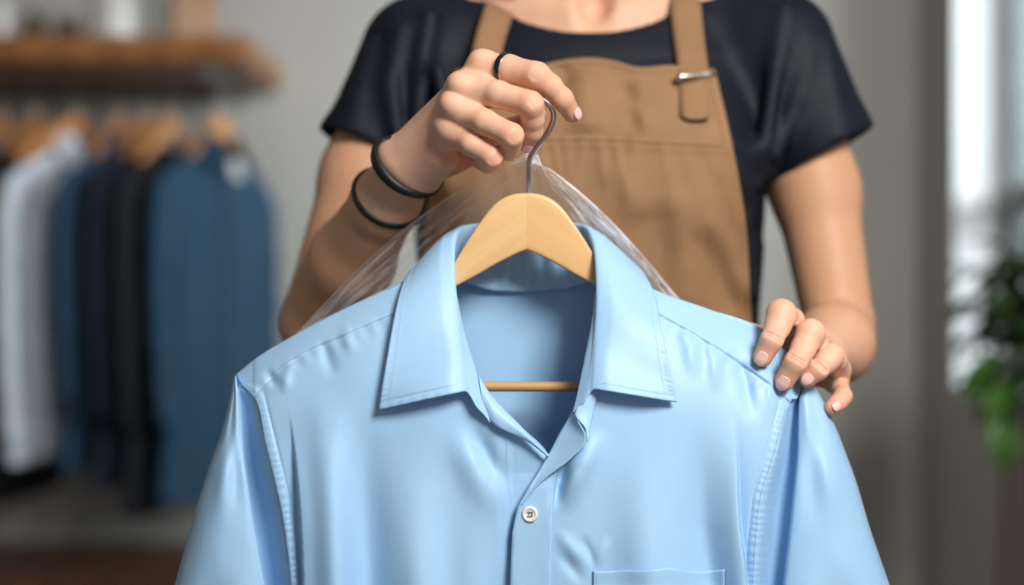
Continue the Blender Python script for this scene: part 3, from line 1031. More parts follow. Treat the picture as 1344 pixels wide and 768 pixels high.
def laid(pxg, off, smooth_n=30, relief=None):
    """pxg: (n, m, 2) picture measurements of a cloth lying on the chest -> points in space"""
    n, m, _ = pxg.shape
    Yg = np.full((n, m), np.nan)
    for i in range(n):
        for j in range(m):
            y = front_of_body(pxg[i, j, 0], pxg[i, j, 1])
            if y is not None:
                Yg[i, j] = y
    # fill where the cloth stands clear of the body
    for _ in range(400):
        if not np.isnan(Yg).any():
            break
        Q = np.pad(Yg, 1, constant_values=np.nan)
        st = np.stack([Q[:-2, 1:-1], Q[2:, 1:-1], Q[1:-1, :-2], Q[1:-1, 2:]])
        cnt = (~np.isnan(st)).sum(0)
        mean = np.where(cnt > 0, np.nansum(st, 0) / np.maximum(cnt, 1), np.nan)
        Yg = np.where(np.isnan(Yg), mean + .0015, Yg)
    lo = Yg.copy()
    for _ in range(smooth_n):
        Q = np.pad(Yg, 1, mode='edge')
        Yg = np.minimum(lo, (Q[:-2, 1:-1] + Q[2:, 1:-1] + Q[1:-1, :-2] + Q[1:-1, 2:]) / 4)
    for _ in range(6):
        Q = np.pad(Yg, 1, mode='edge')
        Yg = (Q[:-2, 1:-1] + Q[2:, 1:-1] + Q[1:-1, :-2] + Q[1:-1, 2:]) / 4
    Yg = Yg - off
    if relief is not None:
        Yg = Yg - relief
    out = np.empty((n, m, 3))
    for i in range(n):
        for j in range(m):
            out[i, j] = P(pxg[i, j, 0], pxg[i, j, 1], Yg[i, j])
    return out


def pdist(X, Y, pts):
    """distance of every (X, Y) to a polyline, and the fraction along it"""
    best = np.full(X.shape, 1e9)
    frac = np.zeros(X.shape)
    pts = np.asarray(pts, float)
    L = np.r_[0, np.cumsum(np.linalg.norm(np.diff(pts, axis=0), axis=1))]
    for i in range(len(pts) - 1):
        a, b = pts[i], pts[i + 1]
        d = b - a
        t = np.clip(((X - a[0]) * d[0] + (Y - a[1]) * d[1]) / (d @ d), 0, 1)
        q = np.hypot(X - a[0] - t * d[0], Y - a[1] - t * d[1])
        s = q < best
        best = np.where(s, q, best)
        frac = np.where(s, (L[i] + t * (L[i + 1] - L[i])) / L[-1], frac)
    return best, frac


def ridges(X, Y, specs):
    R = np.zeros(X.shape)
    for pts, amp, wd in specs:
        d, f = pdist(X, Y, pts)
        R += amp * np.exp(-(d / wd) ** 2) * np.clip(np.minimum(f, 1 - f) * 5 + .15, 0, 1)
    return R


A_L = [(598, 92), (577, 182), (560, 290), (553, 425), (545, 560), (520, 760), (500, 1050)]
A_R = [(938, 91), (960, 186), (978, 290), (986, 425), (994, 560), (1010, 760), (1030, 1050)]
A_T = [(598, 92), (650, 90), (705, 86), (740, 79), (775, 76), (806, 80), (835, 88), (880, 86), (910, 89), (938, 91)]
rowY = np.r_[np.linspace(0, .42, 110), np.linspace(.44, 1, 30)]
ncol = 120
uu = np.linspace(0, 1, ncol)


def coons(top, right, bottom, left, nu_, vv, su=True):
    """top/bottom run left to right, left/right run top to bottom"""
    u = np.linspace(0, 1, nu_) if np.isscalar(nu_) else np.asarray(nu_)
    t, b = resample(top, u), resample(bottom, u)
    l, r = resample(left, vv), resample(right, vv)
    U, Vv = u[None, :, None], np.asarray(vv)[:, None, None]
    S_ = (1 - Vv) * t[None] + Vv * b[None] + (1 - U) * l[:, None] + U * r[:, None]
    B = (1 - U) * (1 - Vv) * t[0] + U * (1 - Vv) * t[-1] + (1 - U) * Vv * b[0] + U * Vv * b[-1]
    return S_ - B


ag = coons(A_T, A_R, [A_L[-1], A_R[-1]], A_L, ncol, rowY)
X, Yp = ag[..., 0], ag[..., 1]
rel = ridges(X, Yp, [([(775, 84), (768, 130), (772, 178)], .006, 22), ([(740, 82), (735, 140)], -.004, 14), ([(808, 110), (838, 135), (826, 172)], -.003, 13),
                     ([(842, 100), (838, 140), (850, 176)], .003, 12), ([(905, 180), (940, 250), (968, 330)], -.002, 12),
                     ([(925, 280), (955, 320), (975, 390)], .003, 12), ([(905, 300), (935, 350), (960, 420)], -.004, 14),
                     ([(880, 240), (900, 330), (910, 420)], .004, 22), ([(860, 260), (865, 330), (850, 420)], -.004, 26),
                     ([(800, 210), (830, 260), (850, 290)], .003, 20), ([(640, 230), (600, 300), (575, 380)], .004, 18)])
rel = np.clip(rel * 1.25, -.0042, .02)
rel += .0012 * np.sin(X / 26 + np.sin(Yp / 50.0) * 1.5) * np.sin(Yp / 70.0 + 1)
apron_pts = laid(ag, .0075, 40, rel)
apron = mesh_obj('apron', apron_pts.reshape(-1, 3), grid_faces(len(rowY), ncol), M['apron'], person)
apron['label'] = 'brown canvas bib apron'
solidify(apron, .0016, 0)
apron_Y = lambda x, y: None
ap_bvh = BVHTree.FromPolygons([tuple(v) for v in apron_pts.reshape(-1, 3)], [tuple(int(q) for q in f) for f in grid_faces(len(rowY), ncol)])


def on_apron(px, py, off=.0):
    d = nrm(P(px, py, 1.0) - np.array([0, 0, ZC]))
    h = ap_bvh.ray_cast(V3((0, 0, ZC)), V3(d), 2.5)
    if h[0] is None:
        y = front_of_body(px, py)
        y = 1.40 if y is None else y - .005
    else:
        y = h[0].y
    return P(px, py, y - off)


# pocket panel sewn across the bib, gathered a little under its hem
pk_top = [(584, 186), (640, 182), (700, 179), (770, 177), (840, 180), (900, 183), (953, 186)]
pk_l = [(584, 186), (569, 290), (562, 425), (556, 560)]
pk_r = [(953, 186), (969, 290), (977, 425), (984, 560)]
pv = np.linspace(0, 1, 80)
pg = coons(pk_top, pk_r, [pk_l[-1], pk_r[-1]], pk_l, ncol, pv)
PXs, PYs = pg[..., 0], pg[..., 1]
gath = np.zeros(PXs.shape)
for gx, ga, gw, gl in [(706, .0035, 8, 60), (724, .0028, 6, 45), (742, .003, 7, 70), (764, .002, 6, 40), (786, .0026, 7, 55), (806, .0022, 6, 45), (835, .003, 9, 70), (868, .002, 8, 50), (680, .003, 9, 60), (655, .002, 9, 60), (905, .002, 9, 45)]:
    gath += .6 * ga * np.exp(-((PXs - gx - (PYs - 180) * .22 * math.sin(gx)) / gw) ** 2) * np.exp(-((PYs - 200) / gl) ** 2)
pp = np.empty(pg.shape[:2] + (3,))
for i in range(pg.shape[0]):
    for j in range(pg.shape[1]):
        pp[i, j] = on_apron(PXs[i, j], PYs[i, j], .0022 + gath[i, j] + (.0012 if i < 4 else 0))
pocket_a = mesh_obj('apron_pocket', pp.reshape(-1, 3), grid_faces(pg.shape[0], pg.shape[1]), M['apron'], apron)
solidify(pocket_a, .0014, 0)


def stitch_run(pts3, out, step=.0030, length=.0019, r=.00028):
    """little thread dashes along a line of points in space; out: unit vectors off the cloth"""
    pts3 = np.asarray(pts3, float)
    d = np.r_[0, np.cumsum(np.linalg.norm(np.diff(pts3, axis=0), axis=1))]
    V, Fq = [], []
    s = step * .5
    while s + length < d[-1]:
        q = []
        for k in range(4):
            ss = s + length * k / 3
            p = np.array([np.interp(ss, d, pts3[:, c]) for c in range(3)])
            o = nrm([np.interp(ss, d, out[:, c]) for c in range(3)])
            q.append(p + o * r * (0.9 if k in (1, 2) else -.2))
        v, f = tube_mesh(q, r, 5)
        Fq += [tuple(i + len(V) for i in ff) for ff in f]
        V += list(v)
        s += step
    return V, Fq


def stitches(name, runs, mat, parent, **kw):
    """one part for every row of stitching"""
    made = []
    for pts, out in runs:
        v, f = stitch_run(pts, out, **kw)
        made.append(mesh_obj(name, v, f, mat, parent))
    return made


def line_px(pts, n):
    return resample(pts, np.linspace(0, 1, n))


camdir = lambda p: nrm(np.array([0, 0, ZC]) - np.asarray(p))
runs = []
for ln in ([(928, 97), (950, 186), (968, 290), (976, 425)], [(608, 97), (587, 182), (570, 290), (563, 425)],
           [(606, 99), (650, 97), (705, 93), (740, 86), (775, 83), (806, 87), (835, 95), (880, 93), (930, 98)]):
    q = np.array([on_apron(x, y, .0010) for x, y in line_px(ln, 60)])
    runs.append((q, np.tile([0, -1.0, .1], (60, 1))))
q = np.array([on_apron(x, y + 6, .0058) for x, y in line_px(pk_top, 90)])
runs.append((q, np.tile([0, -1.0, .1], (90, 1))))
stitches('stitching', runs, M['apron_thread'], apron, step=.0034, length=.0022, r=.0004)


# neck straps, the right one through a metal slide with its tail hanging down
def strap(name, center, width, off, tail=False):
    pts = line_px(center, 46)
    tn = np.gradient(pts, axis=0)
    tn /= np.linalg.norm(tn, axis=1, keepdims=True)
    G = []
    Ys = []
    for p in pts:
        y = on_apron(p[0], p[1])[1]
        Ys.append(y)
    Ys = np.array(Ys)
    for _ in range(8):
        Ys = np.convolve(np.pad(Ys, 1, mode='edge'), [.25, .5, .25], 'valid')
    for i, p in enumerate(pts):
        row = []
        nn = np.array([-tn[i][1], tn[i][0]])
        wfac = 1.0
        if tail:
            e = np.linalg.norm(pts[0] - p)
            wfac = math.sqrt(max(0.04, 1 - max(0, (6 - e) / 6) ** 2)) if e < 6 else 1
        for k in range(9):
            w_ = (k / 8 - .5) * width * wfac
            edge = abs(k / 8 - .5) * 2
            row.append(P(p[0] + nn[0] * w_, p[1] + nn[1] * w_, Ys[i] - off + .0012 * edge ** 4))
        G.append(row)
    G = np.array(G)
    o = mesh_obj(name, G.reshape(-1, 3), grid_faces(len(pts), 9), M['apron'], apron)
    solidify(o, .0022, 0)
    ru = []
    for k in (1, 7):
        ru.append((G[:, k] + np.array([0, -.0013, 0]), np.tile([0, -1.0, 0], (len(pts), 1))))
    stitches('stitching', ru, M['apron_thread'], o, step=.0034, length=.0022, r=.0004)
    return o, G


def over_shoulder(G, name, cx_):
    """carry a strap over the shoulder and down behind the neck"""
    top = G[-1]
    n = 14
    R = [top]
    for i in range(1, n):
        t = i / (n - 1)
        row = []
        for k in range(9):
            x = top[k, 0] + (cx_ - top[4, 0]) * t
            y = top[k, 1] + (1.575 - top[k, 1]) * t
            h = tee_bvh.ray_cast(Vector((x, y, 1.60)), Vector((0, 0, -1)), .4)
            z = h[0].z + .004 if h[0] is not None else R[-1][k][2] - .004
            z = max(z, top[k, 2] - .02) if t < .6 else z
            row.append((x, y, z))
        R.append(np.array(row))
    R = np.array(R)
    for _ in range(3):
        R[1:-1] = (R[:-2] + 2 * R[1:-1] + R[2:]) / 4
    o = mesh_obj(name, R.reshape(-1, 3), grid_faces(n, 9), M['apron'], apron)
    solidify(o, .0022, 0)


s1, G1 = strap('neck_strap', [(911, 100), (908, 80), (903, 40), (899, 0), (896, -30)], 39, .0085)
over_shoulder(G1, 'neck_strap', CX + .06)
s2, G2 = strap('neck_strap', [(634, 100), (641, 60), (653, 20), (660, 0), (668, -30)], 38, .0075)
over_shoulder(G2, 'neck_strap', CX - .06)
s3, G3 = strap('strap_tail', [(914, 157), (913, 130), (910, 97)], 41, .0075, tail=True)
buckle = tube('buckle', catmull([on_apron(x, y, o_) for x, y, o_ in [(891.5, 102, .0100), (894, 101, .0140), (904, 100, .0150), (920, 98.5, .0150), (933, 97, .0145), (937, 96.6, .0105)]], np.linspace(0, 5, 40)),
              np.interp(np.linspace(0, 5, 40), [0, .6, 1.2, 4, 5], [.0042, .0044, .0027, .0025, .0027]), M['brass'], apron, 14)
buckle['label'] = 'metal slide buckle'

# ================================================================== THE BLUE SHIRT
shirt = empty('dress_shirt', P(690, 1450, 1.20))
tag(shirt, 'light blue cotton dress shirt hanging open-collared on the wooden hanger', 'shirt')
SHL = np.array([(300, 494), (308, 491), (340, 468), (380, 444), (420, 422), (470, 397), (525, 372), (560, 352), (600, 335), (690, 330), (775, 335), (815, 357),
                (860, 381), (930, 406), (1000, 433), (1022, 455), (1045, 476), (1062, 492), (1080, 512), (1100, 540)], float)
ysh = lambda x: np.interp(x, SHL[:, 0], SHL[:, 1])
FOLDS = [
    # (line, height towards the camera in metres, width in px)
    
    ([(400, 470), (425, 560), (436, 680), (440, 800), (445, 1100)], .0065, 26),
    ([(470, 480), (478, 600), (482, 760), (490, 1100)], -.0045, 26),
    ([(530, 570), (545, 660), (552, 770), (560, 1100)], .0055, 34),
    ([(612, 545), (640, 600), (672, 655)], -.0045, 13),
    ([(590, 548), (622, 620), (652, 690)], .0038, 20),
    ([(618, 640), (616, 760), (615, 1100)], .0028, 22),
    ([(655, 650), (655, 770), (655, 1100)], -.0060, 12),
    ([(747, 596), (733, 640), (728, 672)], -.0060, 8),
    ([(790, 560), (762, 615), (735, 676)], .0060, 15),
    ([(725, 690), (752, 722), (778, 750)], .0018, 9),
    ([(728, 720), (750, 745), (770, 770)], -.0016, 8),
    ([(762, 700), (774, 726), (779, 750)], -.0016, 6),
    ([(800, 700), (788, 728), (781, 750)], .0014, 7),
    ([(830, 540), (842, 640), (850, 760), (860, 1100)], .0050, 38),
    ([(905, 520), (918, 600), (922, 690), (935, 780), (940, 1100)], -.0070, 24),
    
    ([(890, 415), (905, 450), (912, 500)], .0030, 10),
    ([(925, 430), (938, 470), (940, 520)], .0028, 9),
    ([(960, 445), (976, 490), (990, 560)], -.0040, 9),
    ([(1000, 470), (1012, 510), (1015, 560)], .0030, 8),
    ([(380, 470), (372, 520)], .0024, 7),
    ([(420, 440), (440, 500)], -.0025, 9),
    ([(350, 480), (362, 515)], -.0020, 6),
    ([(455, 420), (462, 470)], .0020, 9),
]
ARM_L = [(310, 492), (316, 503), (334, 523), (348, 581), (360, 630), (369, 670), (377, 720), (382, 768), (388, 900), (380, 1450)]
ARM_R = [(1058, 500), (1050, 510), (1036, 530), (1020, 594), (1002, 653), (995, 720), (992, 768), (990, 900), (996, 1450)]
STEP_L = [(381, 535), (385, 568), (393, 650), (399, 768), (402, 900), (402, 1450)]
STEP_R = [(962, 535), (966, 600), (969, 680), (979, 768), (984, 900), (984, 1450)]
_sm = lambda L: [tuple(q) for q in resample(L, np.linspace(0, 1, 200))]
STEP_L, STEP_R = _sm(STEP_L), _sm(STEP_R)
YOKE_L = [(334, 516), (365, 487), (410, 459), (455, 440), (525, 410)]
YOKE_R = [(862, 413), (900, 434), (940, 458), (985, 487), (1012, 507), (1038, 531)]


def Yf(x, y, folds=True):
    """depth of the shirt's front at a picture measurement"""
    x, y = np.asarray(x, float), np.asarray(y, float)
    s = np.maximum(y - ysh(x), 0)
    Y = 1.196 - .050 * (1 - np.exp(-s / 62.0))
    Y = Y + .012 * np.clip(np.abs(x - 690) / 340, 0, 1.3) ** 4
    if folds:
        R = np.zeros(x.shape)
        for pts, amp, wd in FOLDS:
            d, f = pdist(x, y, pts)
            e0 = np.clip(f * 2.2, 0, 1)
            e1 = np.clip((1 - f) * 2.2, 0, 1) if pts[-1][1] < 1000 else 1
            R += (2.5 if wd > 20 else 1.35) * amp * np.exp(-(d / wd) ** 2) * (e0 * e0 * (3 - 2 * e0)) * (e1 * e1 * (3 - 2 * e1))
        # the front swells out and drops sharply towards each armhole
        for ln, sg, fd in ((STEP_L, -1, 17.0), (STEP_R, 1, 13.0)):
            q = (x - np.interp(y, [p[1] for p in ln], [p[0] for p in ln])) * sg
            on = np.clip((y - 535) / 150, 0, 1)
            on = on * on * (3 - 2 * on)
            R -= .0125 * on * np.where(q > 0, np.exp(-np.maximum(q, 0) / fd), 0) * np.clip(q / 3.0, 0, 1)
            R += .0050 * on * np.exp(-(np.minimum(q, 0) / 16) ** 2) * (q <= 0) + .0050 * on * np.exp(-np.maximum(q, 0) / 2.0) * (q > 0)
        # fine lengthwise waviness
        R += .0009 * np.sin(x / 17.0 + 1.3 * np.sin(y / 90.0)) * np.clip(s / 80, 0, 1)
        # seams: the yoke is stitched down, and the armholes pucker
        for ln, side in ((YOKE_L, 1), (YOKE_R, 1)):
            d, f = pdist(x, y, ln)
            R -= .0016 * np.exp(-(d / 1.7) ** 2)
            yy = np.interp(x, [p[0] for p in ln], [p[1] for p in ln])
            R += .0012 * np.clip((yy - y + 2) / 3, 0, 1) * ((x > ln[0][0]) & (x < ln[-1][0]))
            d2, f2 = pdist(x, y - 6, ln)
            R += .0005 * np.sin(f2 * 70) * np.exp(-(d2 / 9) ** 2)
        for ln, sg in ((ARM_L, 1), (ARM_R, -1)):
            d, f = pdist(x, y, ln)
            R += .0011 * np.exp(-((d - 6) / 6) ** 2) * (1 + .26 * np.sin(f * 620 + 2 * np.sin(f * 90)) ) * (y > 505)
            R -= .0009 * np.exp(-((d - 14) / 2.0) ** 2) * (y > 515)
        Y = Y - R
    return Y


def surf(name, g, Yg, mat=None, parent=shirt, th=.0009, smooth=True):
    pts = np.empty(g.shape[:2] + (3,))
    Z_ = Yg
    pts[..., 0] = (g[..., 0] - 672.0) / FOC * Z_
    pts[..., 1] = Z_
    pts[..., 2] = ZC + (384.0 - g[..., 1]) / FOC * Z_
    o = mesh_obj(name, pts.reshape(-1, 3), grid_faces(g.shape[0], g.shape[1]), mat or M['shirt'])
    rebase(o, parent)
    if th:
        solidify(o, th, 0)
    return o, pts


vv = np.r_[np.linspace(0, .46, 260), np.linspace(.465, 1, 60)]
NU = 200
# left front (its opening edge runs on beneath the right front)
OPEN_L = [(592, 338), (593, 385), (599, 425), (615, 490), (641, 519), (684, 560), (720, 597), (732, 630), (736, 680), (734, 768), (734, 1450)]
TOP_L = [(310, 492), (340, 468), (380, 444), (420, 422), (470, 397), (525, 372), (560, 352), (592, 338)]
g = coons(TOP_L, OPEN_L, [ARM_L[-1], OPEN_L[-1]], ARM_L, NU, vv)
Yl = Yf(g[..., 0], g[..., 1])
Yl = Yl + .0075 * np.clip((g[..., 0] - 652) / 22, 0, 1) * np.clip((g[..., 1] - 560) / 60, 0, 1)
# the opening edge rolls back
dl, _ = pdist(g[..., 0], g[..., 1], OPEN_L[3:7])
Yl = Yl + .004 * np.exp(-(dl / 9) ** 2)
front_l, _ = surf('left_front', g, Yl)
# right front
OPEN_R = [(790, 338), (789, 385), (784, 440), (774, 496), (757, 537), (734, 570), (720, 597), (699, 633), (681, 664), (673, 700), (670, 768), (668, 1450)]
TOP_R = [(790, 338), (815, 357), (860, 381), (930, 406), (1000, 433), (1022, 455), (1045, 476), (1058, 500)]
g = coons(TOP_R, ARM_R, [OPEN_R[-1], ARM_R[-1]], OPEN_R, NU, vv)
Yr = Yf(g[..., 0], g[..., 1])
dl, _ = pdist(g[..., 0], g[..., 1], OPEN_R[3:8])
Yr = Yr + .004 * np.exp(-(dl / 9) ** 2)
SEAM_R = [(737, 598), (731, 622), (726, 665), (724, 768), (722, 1450)]
front_r, _ = surf('right_front', g, Yr - .0005)

# back
def Yb(x, y):
    s = np.maximum(y - ysh(x), 0)
    neck = np.exp(-((x - 692) / 120.0) ** 4)
    return 1.198 + (.052 - .034 * np.clip((x - 900) / 80, 0, 1)) * (1 - np.exp(-(s + 45 * neck) / 42.0)) + .012 * np.clip(np.abs(x - 690) / 340, 0, 1.3) ** 4 + .0016 * np.sin(x / 21.0) * np.clip(s / 200, 0, 1)


TOP_B = [(310, 492), (380, 444), (470, 397), (525, 372), (575, 350), (600, 360), (640, 368), (690, 370), (745, 367), (785, 358), (808, 354), (860, 381), (930, 406), (1000, 433), (1022, 455), (1058, 500)]
g = coons(TOP_B, ARM_R, [(380, 1450), (996, 1450)], ARM_L, 220, np.r_[np.linspace(0, .4, 90), np.linspace(.42, 1, 30)])
back, _ = surf('back', g, Yb(g[..., 0], g[..., 1]))

# sleeves: tubes with a lobe in front and a deep crease next to the armhole
def sleeve(name, xo, xi, xa, ytop, ybot, arm_y):
    ys_ = np.r_[np.linspace(ytop, 800, 150), np.linspace(810, ybot, 40)]
    def f(tab, y):
        ya_ = np.array([p[0] for p in tab], float)
        xa_ = np.array([p[1] for p in tab], float)
        q = np.linspace(-14, 14, 9) * np.clip((y - ytop) / 60, .05, 1)
        return float(np.mean(np.interp(y + q, ya_, xa_)))
    rows = []
    for y in ys_:
        o_, i_, a_ = f(xo, y), f(xi, y), f(xa, y)
        a_ = a_ + 6 * np.sign(a_ - i_) * np.clip((y - ytop - 8) / 30, 0, 1)
        w_ = abs(i_ - o_)
        h = .010 + .040 * (1 - math.exp(-w_ / 62.0))
        sep = np.clip((y - 880) / 60, 0, 1)
        ya = float(Yf(np.array(a_), np.array(min(y, 1400.0)))) + .0028
        k = lambda t: o_ + (i_ - o_) * t
        B = 1.207
        fl = max(ya + .010, B - h * .35)
        mid = i_ + (a_ - i_) * .45
        wob = .0025 * math.sin(y / 46.0) + .0012 * math.sin(y / 19.0)
        pts = [(o_, B), (k(.06), B - h * .42), (k(.22), B - h * .78), (k(.45), B - h * .98 - wob), (k(.72), B - h * 1.02 + wob * .6), (k(.92), B - h * .97), (i_, B - h * .84),
               (k(.995) - .5 * np.sign(i_ - o_), B - h * .42), (i_ + (a_ - i_) * .16, fl - .001), (mid, fl - .006), (i_ + (a_ - i_) * .8, ya + .003), (a_, ya)]
        rb = .25 + .75 * min(1, max(0, (y - 520) / 120))
        back_ = [(a_, max(ya + .004, 1.2260 - .012 * (1 - rb))), (o_ + (a_ - o_) * .75, 1.212 + .028 * rb), (o_ + (a_ - o_) * .45, 1.213 + .031 * rb), (k(.25), 1.212 + .024 * rb), (k(.06), 1.210 + .012 * rb)]
        front = catmull(pts, np.linspace(0, len(pts) - 1, 74))
        bk_ = catmull(back_ + [pts[0]], np.linspace(0, len(back_), 26))[:-1]
        allp = np.vstack([front, bk_])
        rows.append(np.stack([allp[:, 0], np.full(len(allp), y), allp[:, 1]], -1))
    R = np.array(rows)
    # let the sleeve's top follow the shoulder
    pts = np.empty(R.shape)
    for c in range(R.shape[0]):
        for j in range(R.shape[1]):
            pts[c, j] = P(R[c, j, 0], R[c, j, 1], R[c, j, 2])
    nr, m = R.shape[:2]
    fc = [tuple(q) for q in grid_faces(nr, m, close_v=True)]
    V_ = list(pts.reshape(-1, 3))
    V_.append(pts[0].mean(0))
    for j in range(m):
        fc.append((len(V_) - 1, (j + 1) % m, j))
    o = mesh_obj(name, V_, fc, M['shirt'])
    rebase(o, shirt)
    solidify(o, .0009, 0)
    return pts


SLL = sleeve('sleeve', [(493, 308), (505, 305.5), (520, 303), (540, 298.5), (580, 288), (600, 279.5), (670, 257), (768, 230), (880, 202), (1000, 180), (1330, 140)],
             [(493, 309.5), (505, 311), (520, 313.5), (560, 317), (600, 320), (680, 332), (768, 348), (880, 362), (1330, 360)],
             [(493, 311), (503, 316), (523, 334), (581, 348), (630, 360), (670, 369), (720, 377), (768, 382), (900, 388), (1330, 392)], 493, 1330, 523)
SLR = sleeve('sleeve', [(503, 1066), (508, 1070), (520, 1076), (530, 1082), (542, 1088.5), (575, 1102), (628, 1122), (700, 1143), (768, 1167), (880, 1205), (1330, 1260)],
             [(503, 1058), (508, 1055), (521, 1049.5), (560, 1048), (589, 1048), (679, 1039), (768, 1029), (880, 1020), (1330, 1040)],
             [(503, 1055), (510, 1050), (530, 1036), (594, 1020), (653, 1002), (720, 995), (768, 992), (900, 990), (1330, 996)], 503, 1330, 530)

# cuffs (below the frame)
for SL in (SLL, SLR):
    last, prev = SL[-1], SL[-8]
    c0 = last.mean(0)
    ring = [c0 + (last - c0) * k_ + np.array([0, 0, dz]) for k_, dz in ((1.0, .004), (.80, -.004), (.80, -.060), (.76, -.060))]
    o = mesh_obj('cuff', np.concatenate(ring), grid_faces(4, last.shape[0], close_v=True), M['shirt'])
    rebase(o, shirt)
    solidify(o, .0018, 0)

# the yoke's end laps over the top of the right sleeve
yy0 = lambda x, y, o_: (x, y, float(Yf(np.array(float(x)), np.array(float(y)), False)) - o_)
def lap(name, ca, cb):
    A = catmull([P(*p) for p in ca], np.linspace(0, len(ca) - 1, 40))
    B = catmull([P(*p) for p in cb], np.linspace(0, len(cb) - 1, 40))
    s = np.linspace(0, 1, 12)[None, :, None]
    G = A[:, None] * (1 - s) + B[:, None] * s
    o = mesh_obj(name, G.reshape(-1, 3), grid_faces(40, 12), M['shirt'])
    rebase(o, shirt)
    solidify(o, .0014, 0)
lap('yoke_end', [yy0(1012, 446, .0035), yy0(1018, 470, .0035), yy0(1025, 498, .0028), yy0(1033, 524, .0018)], [yy0(1046, 474, .001), yy0(1055, 490, .003), yy0(1054, 506, .0030), yy0(1045, 524, .0022)])

# collar: a standing band that folds over into two pointed leaves
fy = lambda p, o_: (p[0], p[1], float(Yf(np.array(float(p[0])), np.array(float(p[1])), False)) - o_)
KF = [(611, 514, 1.136), (606, 482, 1.143), (601, 445, 1.153), (597, 400, 1.164), (594, 358, 1.176), (594, 326, 1.188), (599, 304, 1.202), (614, 296, 1.222), (650, 293, 1.238), (690, 292, 1.243),
      (730, 293, 1.238), (762, 295, 1.222), (775, 305, 1.202), (782, 326, 1.188), (785, 358, 1.176), (786, 400, 1.164), (784, 445, 1.153), (782, 482, 1.143), (780, 511, 1.136)]
KB = [(643, 555, 1.141), (634, 520, 1.146), (624, 485, 1.153), (610, 440, 1.164), (601, 400, 1.176), (597, 378, 1.190), (597, 368, 1.206), (606, 370, 1.224), (645, 381, 1.236), (690, 383, 1.239),
      (738, 380, 1.236), (780, 369, 1.224), (786, 367, 1.206), (785, 378, 1.190), (781, 400, 1.176), (774, 440, 1.164), (765, 485, 1.153), (758, 518, 1.146), (752, 542, 1.141)]
KL = [fy((497, 538), .009), fy((502, 505), .010), fy((508, 470), .011), fy((516, 425), .012), fy((525, 385), .012), (535, 360, 1.199), (549, 350, 1.217), (580, 350, 1.244), (630, 356, 1.256), (690, 360, 1.259),
      (750, 356, 1.256), (800, 350, 1.244), (836, 352, 1.217), (850, 368, 1.199), (860, 392, 1.184), fy((868, 432), .012), fy((876, 470), .011), fy((883, 505), .010), fy((888, 528), .009)]
NT_ = 260
tt = np.linspace(0, 18, NT_)
kf = catmull([P(*p) for p in KF], tt)
kb = catmull([P(*p) for p in KB], tt)
kl = catmull([P(*p) for p in KL], tt)
axis_c = P(690, 400, 1.200)
prof_s = None
CG = []
for i in range(NT_):
    Fp, Bp, Lp = kf[i], kb[i], kl[i]
    out = nrm(np.array([Fp[0] - axis_c[0], Fp[1] - axis_c[1], 0]))
    e = tt[i] / 18
    front = np.exp(-(min(e, 1 - e) / .16) ** 2)       # the open front ends lie flatter
    dn = nrm(Lp - Fp)
    up = -nrm((Lp - Fp) / np.linalg.norm(Lp - Fp) + (Bp - Fp) / np.linalg.norm(Bp - Fp))
    gath_ = .0024 * math.sin(tt[i] * 9.5) * math.exp(-((tt[i] - 9) / 2.3) ** 4)
    mB = Bp * .5 + Fp * .5 + out * (.0015 + gath_)
    c = [Bp, Bp * .75 + Fp * .25 + out * gath_, mB, Fp * .85 + Bp * .15 - out * .0012, Fp, Fp + out * .0045 + dn * .0035,
         Fp * .86 + Lp * .14 + out * .0062, Fp * .65 + Lp * .35 + out * .0060, Fp * .4 + Lp * .6 + out * .0042, Fp * .18 + Lp * .82 + out * .0018, Lp]
    cr = catmull(c, np.linspace(0, 10, 60))
    sfrac = np.clip((np.linspace(0, 10, 60) - 5) / 5, 0, 1)
    puck = .00055 * math.sin(tt[i] * 34 + 2 * math.sin(tt[i] * 5)) * np.exp(-((sfrac - .95) / .07) ** 2) - .0004 * np.exp(-((sfrac - .895) / .018) ** 2)
    cr[:, 1] -= puck * front
    fe = min(tt[i], 18 - tt[i])                      # the lower edge of the leaf
    cr[:, 1] -= (.0005 * np.sin(np.arange(60) * 1.7) * math.exp(-((fe - .05) / .12) ** 2) - .0008 * math.exp(-((fe - .30) / .05) ** 2)) * (sfrac > .25)
    cr[:, 1] -= .0020 * front * math.sin(tt[i] * 2.1 + 1) * np.sin(sfrac * PI)
    CG.append(cr)
CG = np.array(CG)
collar = mesh_obj('collar', CG.reshape(-1, 3), grid_faces(NT_, 60), M['shirt'])
rebase(collar, shirt)
solidify(collar, .0013, 0)


def strip(name, ca, cb, n=70, m=10, bulge=.002, parent=shirt, th=.0009, wave=None):
    """cloth strip between two measured edges (px, py, depth)"""
    A = catmull([P(*p) for p in ca], np.linspace(0, len(ca) - 1, n))
    B = catmull([P(*p) for p in cb], np.linspace(0, len(cb) - 1, n))
    s = np.linspace(0, 1, m)[None, :, None]
    G = A[:, None] * (1 - s) + B[:, None] * s
    G[..., 1] -= bulge * np.sin(PI * s[..., 0])
    o = mesh_obj(name, G.reshape(-1, 3), grid_faces(n, m), M['shirt'])
    rebase(o, parent)
    solidify(o, th, 0)
    return o, G


yy = lambda x, y, o_: (x, y, float(Yf(np.array(float(x)), np.array(float(y)))) - o_)
# left facing, folded out along the opening
fl_, FG = strip('front_facing', [yy(628, 492, .0015), yy(645, 519, .0025), yy(684, 560, .003), yy(721, 598, -.001)],
                [yy(636, 546, .004), yy(656, 563, .0065), yy(690, 578, .005), yy(719, 599, .0)], bulge=.003)
